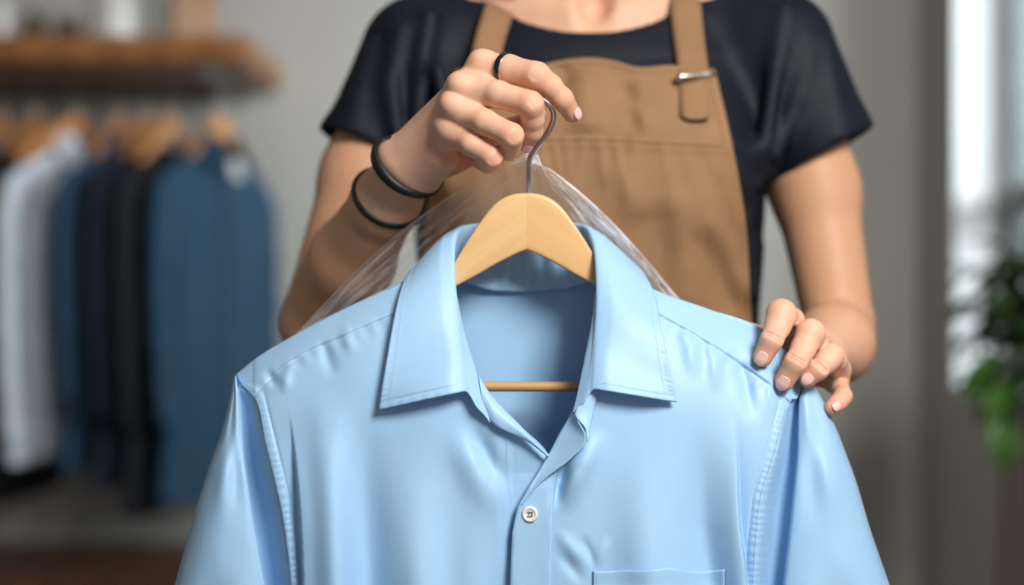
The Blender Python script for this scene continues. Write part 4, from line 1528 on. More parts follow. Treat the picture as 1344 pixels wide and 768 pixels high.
# right facing, rolled out in a wave
fr_, FG2 = strip('front_facing', [yy(764, 500, -.001), yy(752, 538, -.001), yy(734, 570, -.001), yy(720, 597, -.001), yy(699, 633, .0022), yy(683, 662, .0030)],
                 [yy(779, 520, .006), yy(757, 545, .009), yy(770, 577, .012), yy(748, 603, .009), yy(711, 632, .0062), yy(685, 663, .0040)], n=110, m=14, bulge=-.001)
# right end of the collar band, turned out beside the leaf
tb_, _ = strip('collar_band_end', [yy(772, 500, .005), yy(762, 526, .0075), yy(755, 545, .0095), yy(768, 562, .0125), yy(771, 578, .0125)],
               [yy(786, 505, .003), yy(783, 520, .004), yy(779, 540, .005), yy(775, 560, .008), yy(772, 580, .0115)], n=60, m=10, bulge=.001)

# placket with its button
ys_ = np.r_[np.linspace(612, 800, 90), np.linspace(815, 1440, 20)]
xe = np.interp(ys_, [612, 633, 664, 682, 700, 768, 1450], [713, 699, 681, 676.5, 673, 670, 668])
xr_ = np.interp(ys_, [600, 622, 665, 768, 1450], [733, 730.5, 726, 724, 722])
gp = np.empty((len(ys_), 16, 2))
for j in range(16):
    gp[:, j, 0] = xe + (xr_ - xe) * j / 15 - (.8 if j == 0 else 0)
    gp[:, j, 1] = ys_
sj = np.linspace(0, 1, 16)[None, :]
lift = .0022 * (1 - np.clip((sj - .93) / .07, 0, 1) * .75) * np.clip((gp[..., 1] - 610) / 30, .2, 1) + .0006 * np.sin(gp[..., 1] / 9.0) * (np.exp(-((sj - .95) / .12) ** 2) + np.exp(-(sj / .12) ** 2)) * .5
placket, PG = surf('placket', gp, Yf(gp[..., 0], gp[..., 1]) - lift - .001, th=.0012)

bc = P(695.5, 675, float(Yf(np.array(695.5), np.array(675.0))) - .0050)
br = 10.7 * bc[1] / FOC
prof = [(0.0, -.0005), (br * .55, -.0005), (br * .68, -.0011), (br * .86, -.0014), (br * .97, -.0008), (br, .0003), (br * .93, .0012), (0.0, .0013)]
seg = 40
Vb, tilt = [], Matrix.Rotation(math.radians(-6), 3, 'Z') @ Matrix.Rotation(math.radians(4), 3, 'X')
for r_, d_ in prof:
    for k in range(seg):
        a = 2 * PI * k / seg
        Vb.append(bc + np.array(tilt @ Vector((r_ * math.cos(a), d_, r_ * math.sin(a)))))
but = mesh_obj('button', Vb, grid_faces(len(prof), seg, close_v=True), M['button'])
rebase(but, shirt)
but['label'] = 'small white four-hole button'
thr = []
for (ax_, az_), (bx_, bz_) in [((-1, -1), (1, -1)), ((-1, 1), (1, 1)), ((1, -1), (1, 1)), ((-1, -1), (-.2, .6))]:
    q = .0016
    thr.append([bc + np.array([ax_ * q, -.0010, az_ * q]), bc + np.array([(ax_ + bx_) * q / 2, -.0014, (az_ + bz_) * q / 2]), bc + np.array([bx_ * q, -.0010, bz_ * q])])
V_, F_ = [], []
for q in thr:
    v, f = tube_mesh(q, .00028, 6)
    F_ += [tuple(i + len(V_) for i in ff) for ff in f]
    V_ += list(v)
for ax_ in (-1, 1):
    for az_ in (-1, 1):
        c = bc + np.array([ax_ * .0016, -.0006, az_ * .0016])
        v, f = tube_mesh([c, c + np.array([0, -.0003, 0])], .00055, 10)
        F_ += [tuple(i + len(V_) for i in ff) for ff in f]
        V_ += list(v)
bt = mesh_obj('button_thread', V_, F_, M['hole'])
bt.parent = but

bt['label'] = 'dark crossed thread in the button'

# chest pocket
pn, pm = 60, 90
gk = np.empty((pn, pm, 2))
for i in range(pn):
    t = i / (pn - 1)
    yb_ = 748 + 190 * t
    for j in range(pm):
        u = j / (pm - 1)
        x = 779 + (950.5 - 779) * u + 2 * t * (u - .5)
        top_w = (1.6 * math.sin(u * 9) + 1.2 * math.sin(u * 17 + 1)) * (1 - t) ** 6
        tip = 26 * max(0, 1 - abs(u - .5) * 2) * t ** 4
        gk[i, j] = (x, yb_ + top_w + tip)
t_ = np.linspace(0, 1, pn)[:, None]
u_ = np.linspace(0, 1, pm)[None]
gape = .0045 * np.exp(-(t_ / .25) ** 2) * np.sin(PI * u_) ** .7 * (.6 + .5 * np.sin(u_ * 11 + 2))
pocket, PKG = surf('chest_pocket', gk, Yf(gk[..., 0], gk[..., 1]) - .0026 - np.maximum(gape, 0) - .0008 * np.exp(-((t_ - .13) / .02) ** 2), th=.0012)

# stitching
runs = []
def srun(px_line, off, n=120):
    q = line_px(px_line, n)
    pts = np.array([P(x, y, float(Yf(np.array(x), np.array(y))) - off) for x, y in q])
    runs.append((pts, np.tile([0, -1.0, .15], (n, 1))))
srun([(x, y - 3.5) for x, y in YOKE_L], .0026)
srun([(x + 1.5, y - 3.5) for x, y in YOKE_R], .0026)
srun([(x + 3.5, y) for x, y in ARM_L[2:8]], .0022)
srun([(x - 3.5, y) for x, y in ARM_R[2:7]], .0022)
srun([(x - 3.2, y) for x, y in SEAM_R[1:4]], .0036)
srun([(693, 652), (680, 685), (676, 720), (674.5, 770)], .0036)
srun([(665, 568), (671, 617), (678, 655)], .0009, 60)
for st in stitches('stitching', runs, M['thread'], None, step=.0026, length=.0017, r=.00022):
    rebase(st, shirt)
runs = []
for j in (54,):
    n0 = NT_
    pts, o_ = [], []
    for i in range(3, NT_ - 3):
        a = CG[i, j]
        nn_ = nrm(np.cross(CG[i + 1, j] - CG[i - 1, j], CG[i, min(j + 1, 59)] - CG[i, j - 1]))
        if np.dot(nn_, a - axis_c) < 0:
            nn_ = -nn_
        pts.append(a + nn_ * .0007)
        o_.append(nn_)
    runs.append((np.array(pts), np.array(o_)))
for i in (5, NT_ - 6):
    pts = CG[i, 27:54]
    runs.append((pts + np.array([0, -.0008, 0]), np.tile([0, -1.0, 0], (len(pts), 1))))
# along the foot of the band, seen inside the neck
pts, o_ = [], []
for i in range(96, NT_ - 96):
    a = CG[i, 3]
    nn_ = nrm(np.array([axis_c[0] - a[0], axis_c[1] - a[1], 0]))
    pts.append(a + nn_ * .0008)
    o_.append(nn_)
runs.append((np.array(pts), np.array(o_)))
for cs in stitches('stitching', runs, M['thread'], None, step=.0026, length=.0017, r=.00022):
    cs.parent = collar
runs = []
for j in (2, pm - 3):
    pts = PKG[1:, j] + np.array([0, -.0008, 0])
    runs.append((pts, np.tile([0, -1.0, 0], (len(pts), 1))))
for ps in stitches('stitching', runs, M['thread'], None, step=.0026, length=.0017, r=.00022):
    ps.parent = pocket

# ================================================================== HANGER AND FILM
hanger = empty('clothes_hanger', P(691, 507, 1.197))
tag(hanger, 'pale wooden clothes hanger with steel hook held inside the blue shirt collar', 'hanger')
HYC = 1.196


def half(sgn, mat):
    mx = lambda x: 691 + sgn * (691 - x) if sgn > 0 else x
    top = [(691, 253.5), (681, 253.8), (670, 256), (657, 262), (645, 272), (634, 286), (620, 306), (607, 327), (596, 345), (576, 366), (540, 392), (480, 427), (420, 459), (372, 487), (352, 500)]
    bot = [(691, 328), (683, 331), (672, 336), (660, 342), (646, 349.5), (628, 360), (612, 368.5), (597, 376.5), (576, 388), (540, 410), (480, 446), (420, 477), (372, 503), (348, 515)]
    n = 120
    u = np.linspace(0, 1, n)
    a, b = resample(top, u), resample(bot, u)
    a[:, 0], b[:, 0] = mx(a[:, 0]), mx(b[:, 0])
    # rounded section all round
    K = 24
    rows = []
    for i in range(n):
        th_ = .0068 - .0026 * u[i]
        c = (a[i] + b[i]) / 2
        hv = (a[i] - b[i]) / 2
        row = []
        for k in range(K):
            an = 2 * PI * k / K
            cu, su = math.cos(an), math.sin(an)
            e = .22
            x = math.copysign(abs(cu) ** e, cu)
            y_ = math.copysign(abs(su) ** e, su)
            pxp = c + hv * x
            dep = HYC - y_ * th_ + .007 * u[i] ** 2
            row.append(P(pxp[0], pxp[1], dep))
        rows.append(row)
    V_ = np.array(rows).reshape(-1, 3)
    fc = [tuple(q) for q in grid_faces(n, K, close_v=True)]
    V_ = list(V_)
    for e in (0, n - 1):
        V_.append(np.mean(rows[e], 0))
        for k in range(K):
            fc.append((len(V_) - 1, e * K + k, e * K + (k + 1) % K))
    o = mesh_obj('arm', V_, fc, mat)
    rebase(o, hanger)
    m = o.modifiers.new('es', 'EDGE_SPLIT')
    m.split_angle = math.radians(40)
    return o


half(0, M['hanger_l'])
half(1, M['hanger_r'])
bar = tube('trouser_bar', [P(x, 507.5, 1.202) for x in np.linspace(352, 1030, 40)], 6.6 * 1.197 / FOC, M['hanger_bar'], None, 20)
rebase(bar, hanger)
hk = [P(694.5, 262, 1.195), P(694.5, 240, 1.193), P(694.5, 222, 1.189), P(696, 208, 1.184), P(703, 196, 1.180), P(713, 183, 1.176), P(722, 169, 1.173), P(726.5, 156, 1.171),
      P(725, 144, 1.170), P(717, 134.5, 1.169), P(706, 129, 1.168), P(693, 129, 1.167), P(681, 136, 1.167), P(675, 146, 1.167)]
hook = tube('hook', catmull(hk, np.linspace(0, len(hk) - 1, 120)), .0025, M['steel'], None, 16)
rebase(hook, hanger)
hook['label'] = 'bent bright steel wire hook'

# clear film drawn up round the hook and falling behind the shirt
film = None
GA = P(698.5, 206, 1.1875)
ends = [(345, 487, 1.222), (385, 449, 1.226), (425, 419, 1.233), (480, 425, 1.245), (560, 420, 1.262), (640, 410, 1.275), (700, 405, 1.277), (770, 410, 1.272), (830, 410, 1.258), (872, 402, 1.242), (895, 398, 1.230), (950, 420, 1.224)]
ends = [(352, 474, 1.222), (400, 436, 1.226), (432, 420, 1.236), (500, 430, 1.250), (570, 425, 1.268), (640, 410, 1.278), (700, 405, 1.280), (770, 410, 1.276), (825, 412, 1.262), (866, 408, 1.246), (890, 392.5, 1.230), (905, 404, 1.224)]
na, nr_ = 300, 90
ea = catmull([P(*e) for e in ends], np.linspace(0, len(ends) - 1, na))
fv, fuv = [], []
prng = np.random.default_rng(3)
ph = prng.uniform(0, 2 * PI, 12)
fr_q = prng.uniform(14, 75, 12)
am = prng.uniform(.3, 1, 12) / np.sqrt(fr_q / 14)
for i in range(na):
    a = i / (na - 1)
    d = ea[i] + np.array([0, .018, 0]) - GA
    # folds fan out from the hook: sharp creases in a and slow change along r
    for j in range(nr_):
        r = j / (nr_ - 1)
        base = GA + d * r
        # a little slack so the sheet bellies back behind the collar
        sag = .022 * math.sin(PI * r) * (math.sin(PI * a) ** .5)
        w_ = sum(A_ * (1 - abs(math.sin(f_ * a + p_ + 1.2 * math.sin(3.0 * r + p_)))) for A_, f_, p_ in zip(am, fr_q, ph))
        dens = .45 + .75 * np.exp(-((a - .93) / .16) ** 2) + .4 * np.exp(-((a - .06) / .12) ** 2)
        edge = min(1, a * 30, (1 - a) * 30)
        y = base[1] + sag + .0060 * (w_ - 2.0) * dens * min(1, r * 3.5) * edge + .0035 * min(1, r * 12)
        tuck = (1 - min(1, r * 10)) * .0052
        off = np.array([math.cos(a * 24) * tuck, 0, math.sin(a * 24) * tuck])
        bow = math.sin(PI * min(1, r ** .8)) * (.020 * math.exp(-(a / .16) ** 2) + .0085 * math.exp(-((1 - a) / .12) ** 2))
        p = np.array([base[0] + (-.55 if a < .5 else .6) * bow, y, base[2] + .8 * bow]) + off
        fv.append(p)
        fuv.append((a, r))
# the sheet goes on down behind the shirt
fq = grid_faces(na, nr_)
base_n = len(fv)
fv = list(fv)
film_v = np.array(fv)
last = film_v.reshape(na, nr_, 3)[:, -1]
low = []
nd = 12
for i in range(na):
    for j in range(1, nd + 1):
        t = j / nd
        p = last[i] + np.array([0, .024 * math.sin(min(1, t * 3) * PI / 2) + .004 * math.sin(i * .35), -.30 * t])
        low.append(p)
        fuv.append((i / (na - 1), 1 + t))
idx = lambda i, j: i * nr_ + nr_ - 1 if j == 0 else base_n + i * nd + j - 1
fq2 = np.array([(idx(i, j), idx(i + 1, j), idx(i + 1, j + 1), idx(i, j + 1)) for i in range(na - 1) for j in range(nd)])
film = mesh_obj('garment_cover', np.vstack([film_v, np.array(low)]), np.vstack([fq, fq2]), M['film'], None, True, np.array(fuv))
streak_at = film.data.attributes.new('streak_gain', 'FLOAT', 'POINT')
fu = np.array(fuv)
streak_at.data.foreach_set('value', (np.clip(.50 + 2.5 * np.exp(-((fu[:, 0] - .90) / .13) ** 2) + .25 * np.exp(-((fu[:, 0] - .02) / .05) ** 2) + .3 * np.exp(-(fu[:, 1] / .10) ** 2), 0, 3.0)).astype(np.float32))  # painted highlights gain strength towards the right side and the hook
tag(film, 'crinkled clear plastic dry-cleaning film gathered at the hanger hook behind the blue shirt', 'plastic cover')

# ================================================================== ROOM
WX, WY = 0.97, 3.40                # inner faces of the window wall and of the back wall
LX = -2.30
CEIL = 2.70
WT = .20


def structure(o):
    o['kind'] = 'structure'
    return o


def boxes(name, bl, mat):
    V_, F_ = [], []
    for lo, hi in bl:
        v, f = box_mesh(lo, hi)
        F_ += [tuple(i + len(V_) for i in q) for q in f]
        V_ += list(v)
    return structure(mesh_obj(name, V_, F_, mat, None, smooth=False))


boxes('floor', [((LX - WT, -1.6, -.10), (WX + WT, WY + WT, 0))], M['floor'])
boxes('ceiling', [((LX - WT, -1.6, CEIL), (WX + WT, WY + WT, CEIL + .1))], M['ceiling'])
boxes('wall_back', [((LX - WT, WY, 0), (WX + WT, WY + WT, CEIL))], M['wall'])
boxes('wall_left', [((LX - WT, -1.6, 0), (LX, WY, CEIL))], M['wall'])
# window wall: opening from depth 1.35 to 3.15, sill to head
SILL, HEAD, W0, W1 = ZC - .2126, 2.35, 1.35, 3.115
boxes('wall_right', [((WX, -1.6, 0), (WX + WT, WY, SILL)), ((WX, -1.6, HEAD), (WX + WT, WY, CEIL)),
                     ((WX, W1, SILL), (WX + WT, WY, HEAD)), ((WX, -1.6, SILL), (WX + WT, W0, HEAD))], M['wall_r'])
M['reveal'] = plain('white_reveal', (0.80, 0.83, 0.85), 0.35, 0.03, 4.0)
boxes('trim_1', [((WX - .002, W1 - .012, SILL), (WX + .105, W1, HEAD)), ((WX - .006, W0, SILL - .012), (WX + .105, W1 - .012, SILL + .012))], M['reveal'])
FX0, FX1 = WX + .105, WX + .15
bars = [((FX0, W1 - .055, SILL), (FX1, W1, HEAD)), ((FX0, W0, SILL), (FX1, W0 + .05, HEAD)), ((FX0, W0, SILL), (FX1, W1, SILL + .05)), ((FX0, W0, HEAD - .05), (FX1, W1, HEAD)),
        ((FX0 - .030, W0, ZC + .168), (FX1, W1 - .055, ZC + .222)), ((FX0, 2.22, SILL), (FX1, 2.27, HEAD))]
boxes('window_1', bars, M['frame'])
gm = NT('window_glass')
gtr = gm.n('ShaderNodeBsdfTransparent')
gm.l(gm.ramp(gm.noise(gm.coord(), 2.0), [(0.3, (.92, .95, .95)), (.7, (.96, .98, .98))]), gtr.inputs['Color'])
ggl = gm.n('ShaderNodeBsdfGlossy', Roughness=0.03)
gfr = gm.n('ShaderNodeFresnel', IOR=1.4)
gmx = gm.n('ShaderNodeMixShader')
gml = gm.n('ShaderNodeMath', operation='MULTIPLY')
gm.l(gfr.outputs[0], gml.inputs[0])
gml.inputs[1].default_value = 0.35
gm.l(gml.outputs[0], gmx.inputs[0])
gm.l(gtr.outputs[0], gmx.inputs[1])
gm.l(ggl.outputs[0], gmx.inputs[2])
gm.l(gmx.outputs[0], gm.out.inputs['Surface'])
glass = mesh_obj('window_2', *box_mesh((FX0 + .018, W0, SILL), (FX0 + .022, W1, HEAD)), gm.m, None, smooth=False)
structure(glass)
boxes('baseboard_back', [((LX, WY - .015, 0), (WX, WY, .09))], M['reveal'])
# what lies outside the window
bd = mesh_obj('building', *box_mesh((6.5, 12.0, -3.0), (9.5, 26.0, 2.1)), M['building'], None, smooth=False)
tag(bd, 'cream building seen small through the window at the right edge', 'building')
hl = boxes('hills', [((20, 30, -6), (60, 120, 6.0))], M['hills'])

# ---- shelf, rail and what stands on the shelf
SZ = ZC + .480
shelf = empty('wall_shelf', (-1.25, 3.2, SZ))
tag(shelf, 'brown wooden wall shelf with a clothes rail under it', 'shelf')
board = box('shelf_board', (-1.95, 2.95, SZ), (-.548, WY, SZ + .055), M['shelf'], None, .006)
rebase(board, shelf)
for bx_ in (-.640, -1.72):
    b_ = box('bracket', (bx_ - .016, 3.00, SZ - .020), (bx_ + .016, WY, SZ), M['bracket'])
    rebase(b_, shelf)
    hng = box('rail_holder', (bx_ - .012, 3.150, SZ - .055), (bx_ + .012, 3.190, SZ - .018), M['bracket'])
    rebase(hng, shelf)
RZ, RY = SZ - .036, 3.17
rail = tube('rail', [(x, RY, RZ) for x in np.linspace(-1.85, -.60, 12)], .011, M['rail'], None, 14)
rebase(rail, shelf)

TOPZ = SZ + .055 + .0004
sx = lambda px, Y=3.12: (px - 672) / FOC * Y


def jar(name, label, cat, px, r, h, mat, Y=3.12):
    c = (sx(px, Y), Y, TOPZ)
    o = lathe(name, [(0, 0), (r * .86, 0), (r * .97, h * .06), (r, h * .2), (r, h * .78), (r * .94, h * .9), (r * .80, h * .97), (r * .80, h), (r * .72, h), (r * .72, h * .9), (r * .85, h * .75), (r * .85, h * .1), (0, h * .08)], c, mat)
    return tag(o, label, cat)


jar('ceramic_jar', 'wide white ceramic jar in the middle of the shelf', 'jar', 150, .056, .125, M['ceramic'])
jar('ceramic_jar', 'white ceramic jar cut off by the left edge of the photo', 'jar', 0, .026, .105, M['ceramic'])
jar('small_pot', 'small dark brown pot between the green plant and the white jar', 'pot', 89, .026, .062, M['darkpot'])
bxw = mesh_obj('wooden_box', *box_mesh((-.048, -.048, 0), (.048, .048, .21)), M['lightwood'], None, smooth=False)
bevel(bxw, .004)
bxw.location = (sx(252, 3.13), 3.13, TOPZ)
bxw.rotation_euler = (0, 0, math.radians(20))
tag(bxw, 'upright light wood box near the right end of the shelf', 'box')


def leaf_mesh(c, d, up, l, w, curl=.25, n=7):
    """one pointed leaf blade from its foot c along d"""
    d = nrm(d)
    s = nrm(np.cross(d, up))
    u = np.cross(s, d)
    V_, F_ = [], []
    for i in range(n):
        t = i / (n - 1)
        hw = w * .5 * (math.sin(PI * min(1, t * .93 + .05)) ** .8) * (1 - .25 * t)
        z = -curl * l * t * t
        for k in (-1, 0, 1):
            V_.append(np.asarray(c) + d * l * t + s * hw * k + u * (z + abs(k) * hw * .35))
    for i in range(n - 1):
        for k in range(2):
            a = i * 3 + k
            F_.append((a, a + 1, a + 4, a + 3))
    return V_, F_


def foliage(name, items, mat, parent_root, mats=None):
    V_, F_ = [], []
    mi = []
    for it in items:
        v, f = leaf_mesh(*it[:6])
        F_ += [tuple(i + len(V_) for i in q) for q in f]
        mi += [it[6]] * len(f)
        V_ += v
    o = mesh_obj(name, V_, F_, mat)
    if mats:
        for m_ in mats:
            o.data.materials.append(m_)
        o.data.polygons.foreach_set('material_index', mi)
    rebase(o, parent_root)
    return o


pr = random.Random(5)
sp = empty('potted_plant', (sx(44), 3.12, TOPZ))
tag(sp, 'tiny green plant in a brown pot on the left of the shelf', 'plant')
o = lathe('pot', [(0, 0), (.022, 0), (.029, .035), (.029, .040), (.025, .040), (.024, .034), (0, .034)], (sx(44), 3.12, TOPZ), M['terracotta'])
rebase(o, sp)
items = []
for i in range(46):
    a, e = pr.uniform(0, 2 * PI), pr.uniform(.1, 1.4)
    d = np.array([math.cos(a) * math.cos(e), math.sin(a) * math.cos(e), math.sin(e)])
    items.append((np.array([sx(44), 3.12, TOPZ + .036]) + d * .010, d, (0, 0, 1), pr.uniform(.025, .045), .014, .3, 0))
foliage('foliage', items, M['leaf'], sp)

# ---- low bench under the rail
BZ = ZC - .588
bench = empty('bench', (-1.1, 3.15, 0))
tag(bench, 'low dark wooden bench against the wall below the clothes', 'bench')
o = box('seat', (-1.95, 2.90, BZ - .05), (-.20, 3.36, BZ), M['bench'], None, .005)
rebase(o, bench)
for x in (-1.85, -.30):
    for y in (2.95, 3.30):
        o = box('leg', (x - .03, y - .03, 0), (x + .03, y + .03, BZ - .05), M['bench'])
        rebase(o, bench)

# ---- clothes on the rail
def garment(name, label, cat, px, rot, cloth, length, sleeve_len, half_w=.205, depth=.016, thick_end=.019, collar_on=True, seed=0, drop=.118, tag_on=False, flare=.02, wav=.6):
    r_ = random.Random(seed)
    root = empty(name, (sx(px, RY), RY, RZ))
    tag(root, label, cat)
    root.rotation_euler = (0, 0, math.radians(rot))

    def child(nm, V_, F_, mat):
        o_ = mesh_obj(nm, V_, F_, mat)
        o_.parent = root
        return o_
    d0 = drop
    zs_ = [-d0, -d0 - .014, -d0 - .040, -d0 - .068, -d0 - .092, -d0 - .125, -d0 - .22, -d0 - .40, -length + .16, -length + .05, -length]
    hw = [.046, .075, .135, half_w - .012, half_w, half_w - .006, half_w - .016, half_w - .012, half_w, half_w + flare, half_w + flare]
    hd = [.030, depth, depth * .9, depth * .85, depth, depth * 1.08, depth * 1.2, thick_end * .9, thick_end, thick_end, thick_end]
    n, seg_ = 64, 96
    u = np.linspace(0, len(zs_) - 1, n)
    prof_ = catmull(np.stack([zs_, hw, hd], -1), u)
    th_ = np.linspace(0, 2 * PI, seg_, endpoint=False)
    ph_ = [r_.uniform(0, 6) for _ in range(4)]
    V_ = []
    for i in range(n):
        z, a, b = prof_[i]
        t = np.clip((-z - d0 - .05) / .3, 0, 1)
        cc, ss = np.cos(th_), np.sin(th_)
        x = a * np.sign(cc) * np.abs(cc) ** .9
        y = b * np.sign(ss) * np.abs(ss) ** .8
        y = y + np.sign(ss) * np.abs(ss) ** .5 * t * wav * (.005 * np.sin(x * 55 + ph_[0] + z * 4) + .004 * np.sin(x * 90 + ph_[1]))
        dip = .050 * math.exp(-(i / 7.0) ** 2)
        V_ += [(x[k], y[k], z - dip * max(0, -ss[k]) ** 2 + .006 * t * math.sin(th_[k] * 3 + ph_[2]) * (i > n - 4)) for k in range(seg_)]
    F_ = [tuple(q) for q in grid_faces(n, seg_, close_v=True)]
    b_ = child('body', V_, F_, cloth)
    solidify(b_, .002, 0)
    for s in (-1, 1):
        pts = [(s * (half_w - .03), 0, -d0 - .088), (s * (half_w + .006), 0, -d0 - .13), (s * (half_w + .020), -.004, -d0 - .25), (s * (half_w + .022), -.012, -d0 - sleeve_len * .7), (s * (half_w + .012), -.018, -d0 - sleeve_len)]
        pc = catmull(pts, np.linspace(0, 4, 36))
        rd_ = np.interp(np.linspace(0, 1, 36), [0, .12, .4, .85, 1], [.026, .034, .032, .025, .024])
        v, f = tube_mesh(pc, rd_, 20, caps=False)
        v = np.array(v)
        v[:, 1] = v[:, 1] * .48 + .002 * np.sin(v[:, 2] * 60 + ph_[3])
        o_ = child('sleeve', v, f, cloth)
        solidify(o_, .002, 0)
    if collar_on:
        nt = 60
        V_ = []
        for i in range(nt):
            a = -PI / 2 + .62 + (2 * PI - 1.24) * i / (nt - 1)
            fr = math.exp(-(min(i, nt - 1 - i) / 7.0) ** 2)
            for rr, zz in ((.046, -d0 - .004), (.047, -d0 + .026), (.052, -d0 + .030), (.058, -d0 + .020), (.075 + .02 * fr, -d0 - .022 - .035 * fr)):
                V_.append((rr * math.cos(a) * 1.12, rr * .75 * math.sin(a) - .012 * fr * (zz < -d0 - .01), zz - .012 * fr))
        o_ = child('collar', V_, grid_faces(nt, 5), cloth)
        solidify(o_, .002, 0)
    # front band
    V_ = []
    for i in range(30):
        z = -d0 - .05 - (length - d0 - .06) * i / 29
        b = np.interp(-z, [-q for q in zs_], hd) * 1.05 + .005 * wav
        V_ += [(-.014, -b, z), (.014, -b, z)]
    o_ = child('placket', V_, grid_faces(30, 2), cloth)
    solidify(o_, .002, 0)
    if tag_on:
        V_ = [(-.012, -.046, -d0 - .075), (.034, -.046, -d0 - .075), (.034, -.040, -d0 - .030), (-.012, -.040, -d0 - .030)]
        o_ = child('neck_label', V_, [(0, 1, 2, 3)], M['label'])
        o_['label'] = 'white label at the neck'
        solidify(o_, .001, 0)
    return root


def rail_hanger(label, px, rot, spread=.155, fall=.15):
    root = empty('clothes_hanger', (sx(px, RY), RY, RZ))
    tag(root, label, 'hanger', 'wooden hangers on the rail')
    root.rotation_euler = (0, 0, math.radians(rot))
    hk_ = [(-.004, 0, -.018), (.008, 0, -.012), (.0145, 0, 0), (.009, 0, .0115), (0, 0, .0145), (-.010, 0, .010), (-.0145, 0, 0)]
    hk_ = [(.0, 0, -.058), (.0, 0, -.036), (.006, 0, -.020), (.0145, 0, -.004), (.0120, 0, .0085), (0, 0, .0145), (-.0120, 0, .0085), (-.0145, 0, -.002)]
    o_ = tube('hook', catmull(hk_, np.linspace(0, 7, 44)), .002, M['steel'], root, 8)
    for s in (-1, 1):
        rows = []
        for i in range(20):
            t = i / 19
            x = s * spread * t
            zt = -.047 - fall * (t ** 1.25)
            hh = .056 - .034 * t ** .7
            dd = .009 - .003 * t
            rows.append([(x, -dd, zt), (x, dd, zt), (x, dd, zt - hh), (x, -dd, zt - hh)])
        V_ = np.array(rows).reshape(-1, 3)
        F_ = [tuple(q) for q in grid_faces(20, 4, close_v=True)] + [(0, 1, 2, 3), (79, 78, 77, 76)]
        o_ = mesh_obj('arm', V_, F_, M['bg_hanger'], root, smooth=False)
        bevel(o_, .003)
    return root


RACK = [
    # px, rot, cloth, length, sleeve, name, label, hanger label, options
    (2, 74, 'c_navy', .905, .60, 'jacket', 'dark navy jacket hanging at the left edge of the photo', 'wooden hanger of the navy jacket at the left edge', {}),
    (46, 74, 'c_black', .850, .56, 'jacket', 'black jacket hanging just left of the white shirt', 'wooden hanger of the black jacket left of the white shirt', {}),
    (99, 70, 'c_white', .80, .64, 'hanging_shirt', 'white long-sleeved shirt hanging on the rail among dark clothes', 'wooden hanger of the white shirt on the rail', dict(half_w=.20)),
    (156, 76, 'c_blue2', .82, .55, 'hanging_shirt', 'dull blue shirt hanging just right of the white shirt', 'wooden hanger of the dull blue shirt beside the white one', {}),
    (191, 78, 'c_navy', .86, .58, 'jacket', 'dark navy jacket hanging between the dull blue shirt and the black jacket', 'wooden hanger of the navy jacket right of the dull blue shirt', {}),
    (224, 78, 'c_black', .915, .60, 'jacket', 'long black jacket hanging beside the big blue shirt', 'wooden hanger of the black jacket beside the big blue shirt', {}),
    (286, 68, 'c_blue', .895, .60, 'hanging_shirt', 'big steel blue shirt with a white neck label at the right end of the rail', 'wooden hanger of the big steel blue shirt at the rail end', dict(tag_on=True, half_w=.195, depth=.022, thick_end=.032, wav=1.0)),
]
for i, (px, rot, cl, ln, sl_, nm, lab, hlab, kw) in enumerate(RACK):
    cat = 'jacket' if nm == 'jacket' else 'shirt'
    garment(nm, lab, cat, px, rot, M[cl], ln, sl_, seed=i, collar_on=(nm != 'jacket'), **kw)
    rail_hanger(hlab, px, rot, *((.185, .105) if i == 2 else (.15, .11) if i == 5 else ()))

# ---- plant by the window
px0, pY = 1332, 2.30
pc = np.array([sx(px0, pY), pY, 0.0])
plant = empty('potted_tree', pc)
tag(plant, 'leafy green houseplant on thin stems in front of the window', 'plant')
o = lathe('pot', [(0, .0), (.105, .0), (.125, .22), (.130, .26), (.118, .26), (.112, .235), (0, .235)], pc, M['darkpot'])
rebase(o, plant)
o = lathe('soil', [(0, .246), (.06, .244), (.1115, .2365)], pc, M['soil'])
rebase(o, plant)
top = P(1336, 470, pY)
stems = []
for k, (ox, oy) in enumerate([(-.012, 0), (.018, .02), (.03, -.02)]):
    a = pc + np.array([ox, oy, .24])
    b = P(1326 + 12 * k, 480, pY + oy)
    c = P(1322 + 16 * k, 335 - 12 * k, pY + oy * 2)
    pts = catmull([a, (a + b) / 2 + np.array([.01 * k - .01, 0, 0]), b, c], np.linspace(0, 3, 40))
    stems.append(pts)
    o = tube('stem', pts, np.linspace(.010, .004, 40), M['stem'])
    rebase(o, plant)
pr = random.Random(11)
items = []
for i in range(150):
    s_ = pr.choice(stems)
    base = s_[pr.randrange(24, 40)]
    a, e = pr.uniform(0, 2 * PI), pr.uniform(-.5, .9)
    d = np.array([math.cos(a) * math.cos(e), math.sin(a) * math.cos(e) * .8, math.sin(e)])
    foot = base + d * pr.uniform(.01, .055)
    items.append((foot, nrm(d + np.array([0, 0, -.25])), (0, 0, 1), pr.uniform(.05, .075), pr.uniform(.032, .046), pr.uniform(.2, .5), 0 if pr.random() < .35 else 1))
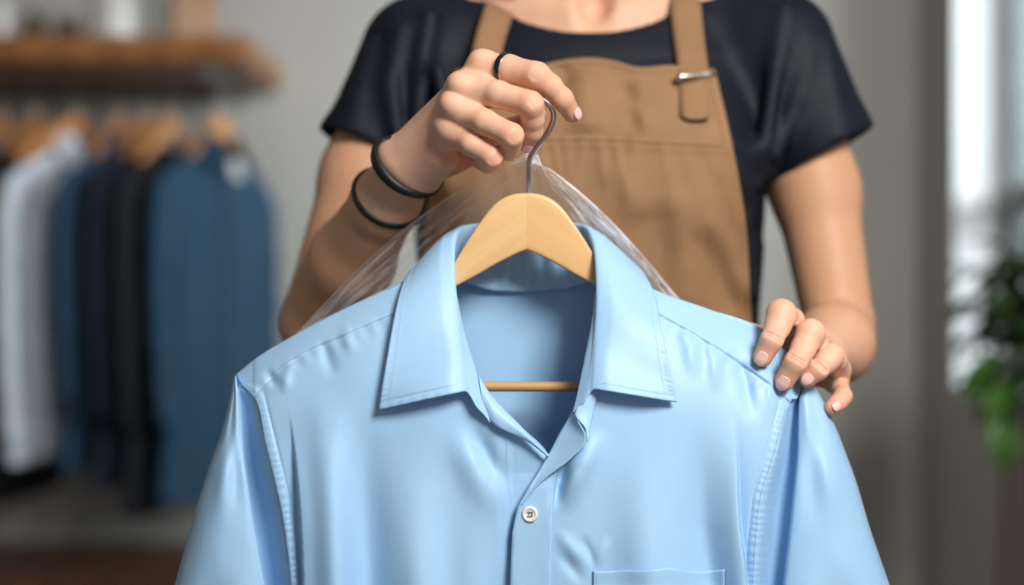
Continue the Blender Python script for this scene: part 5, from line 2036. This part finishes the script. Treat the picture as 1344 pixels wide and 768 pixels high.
for (x, y, dx, dz) in [(1312, 352, .6, .45), (1298, 470, -.8, -.3), (1325, 462, .5, .2), (1306, 545, -.3, -.9), (1288, 480, -.7, -.5), (1308, 500, -.5, -.7), (1330, 345, .7, .3), (1312, 555, -.2, -.9)]:
    f = P(x + 12, y + 4, pY - .04)
    items.append((f, np.array([dx, -.35, dz]), (0, -.3, 1), .070, .048, .35, 0))
foliage('foliage', items, M['leaf'], plant, [M['leaf_d']])

# ================================================================== LIGHT
w = bpy.data.worlds.new('world')
SC.world = w
w.use_nodes = True
bg = w.node_tree.nodes['Background']
tcw = w.node_tree.nodes.new('ShaderNodeTexCoord')
sepw = w.node_tree.nodes.new('ShaderNodeSeparateXYZ')
rmw = w.node_tree.nodes.new('ShaderNodeValToRGB')
rmw.color_ramp.elements[0].position = 0.0
rmw.color_ramp.elements[0].color = (0.90, 0.93, 0.95, 1)
rmw.color_ramp.elements[1].position = 0.6
rmw.color_ramp.elements[1].color = (0.62, 0.80, 1.0, 1)
w.node_tree.links.new(tcw.outputs['Generated'], sepw.inputs[0])
w.node_tree.links.new(sepw.outputs['Z'], rmw.inputs['Fac'])
w.node_tree.links.new(rmw.outputs['Color'], bg.inputs['Color'])
bg.inputs['Strength'].default_value = 0.32


def area(name, loc, target, size, power, col, size_y=None):
    d = bpy.data.lights.new(name, 'AREA')
    d.energy = power
    d.color = col
    d.size = size
    if size_y:
        d.shape = 'RECTANGLE'
        d.size_y = size_y
    o = bpy.data.objects.new(name, d)
    o.location = loc
    o.rotation_euler = (Vector(target) - Vector(loc)).to_track_quat('-Z', 'Y').to_euler()
    return link(o)


wl = area('window_light', (2.15, 2.05, 1.95), (0.75, 3.15, 1.45), 1.3, 30, (0.93, 0.97, 1.0))
wl.data.spread = math.radians(85)
area('key_light', (0.74, -0.10, 2.06), (0.03, 1.2, 1.03), 0.55, 44, (1.0, 0.97, 0.94))
SC.view_settings.view_transform = 'Standard'
SC.view_settings.look = 'None'
SC.cycles.max_bounces = 8
SC.cycles.transparent_max_bounces = 16
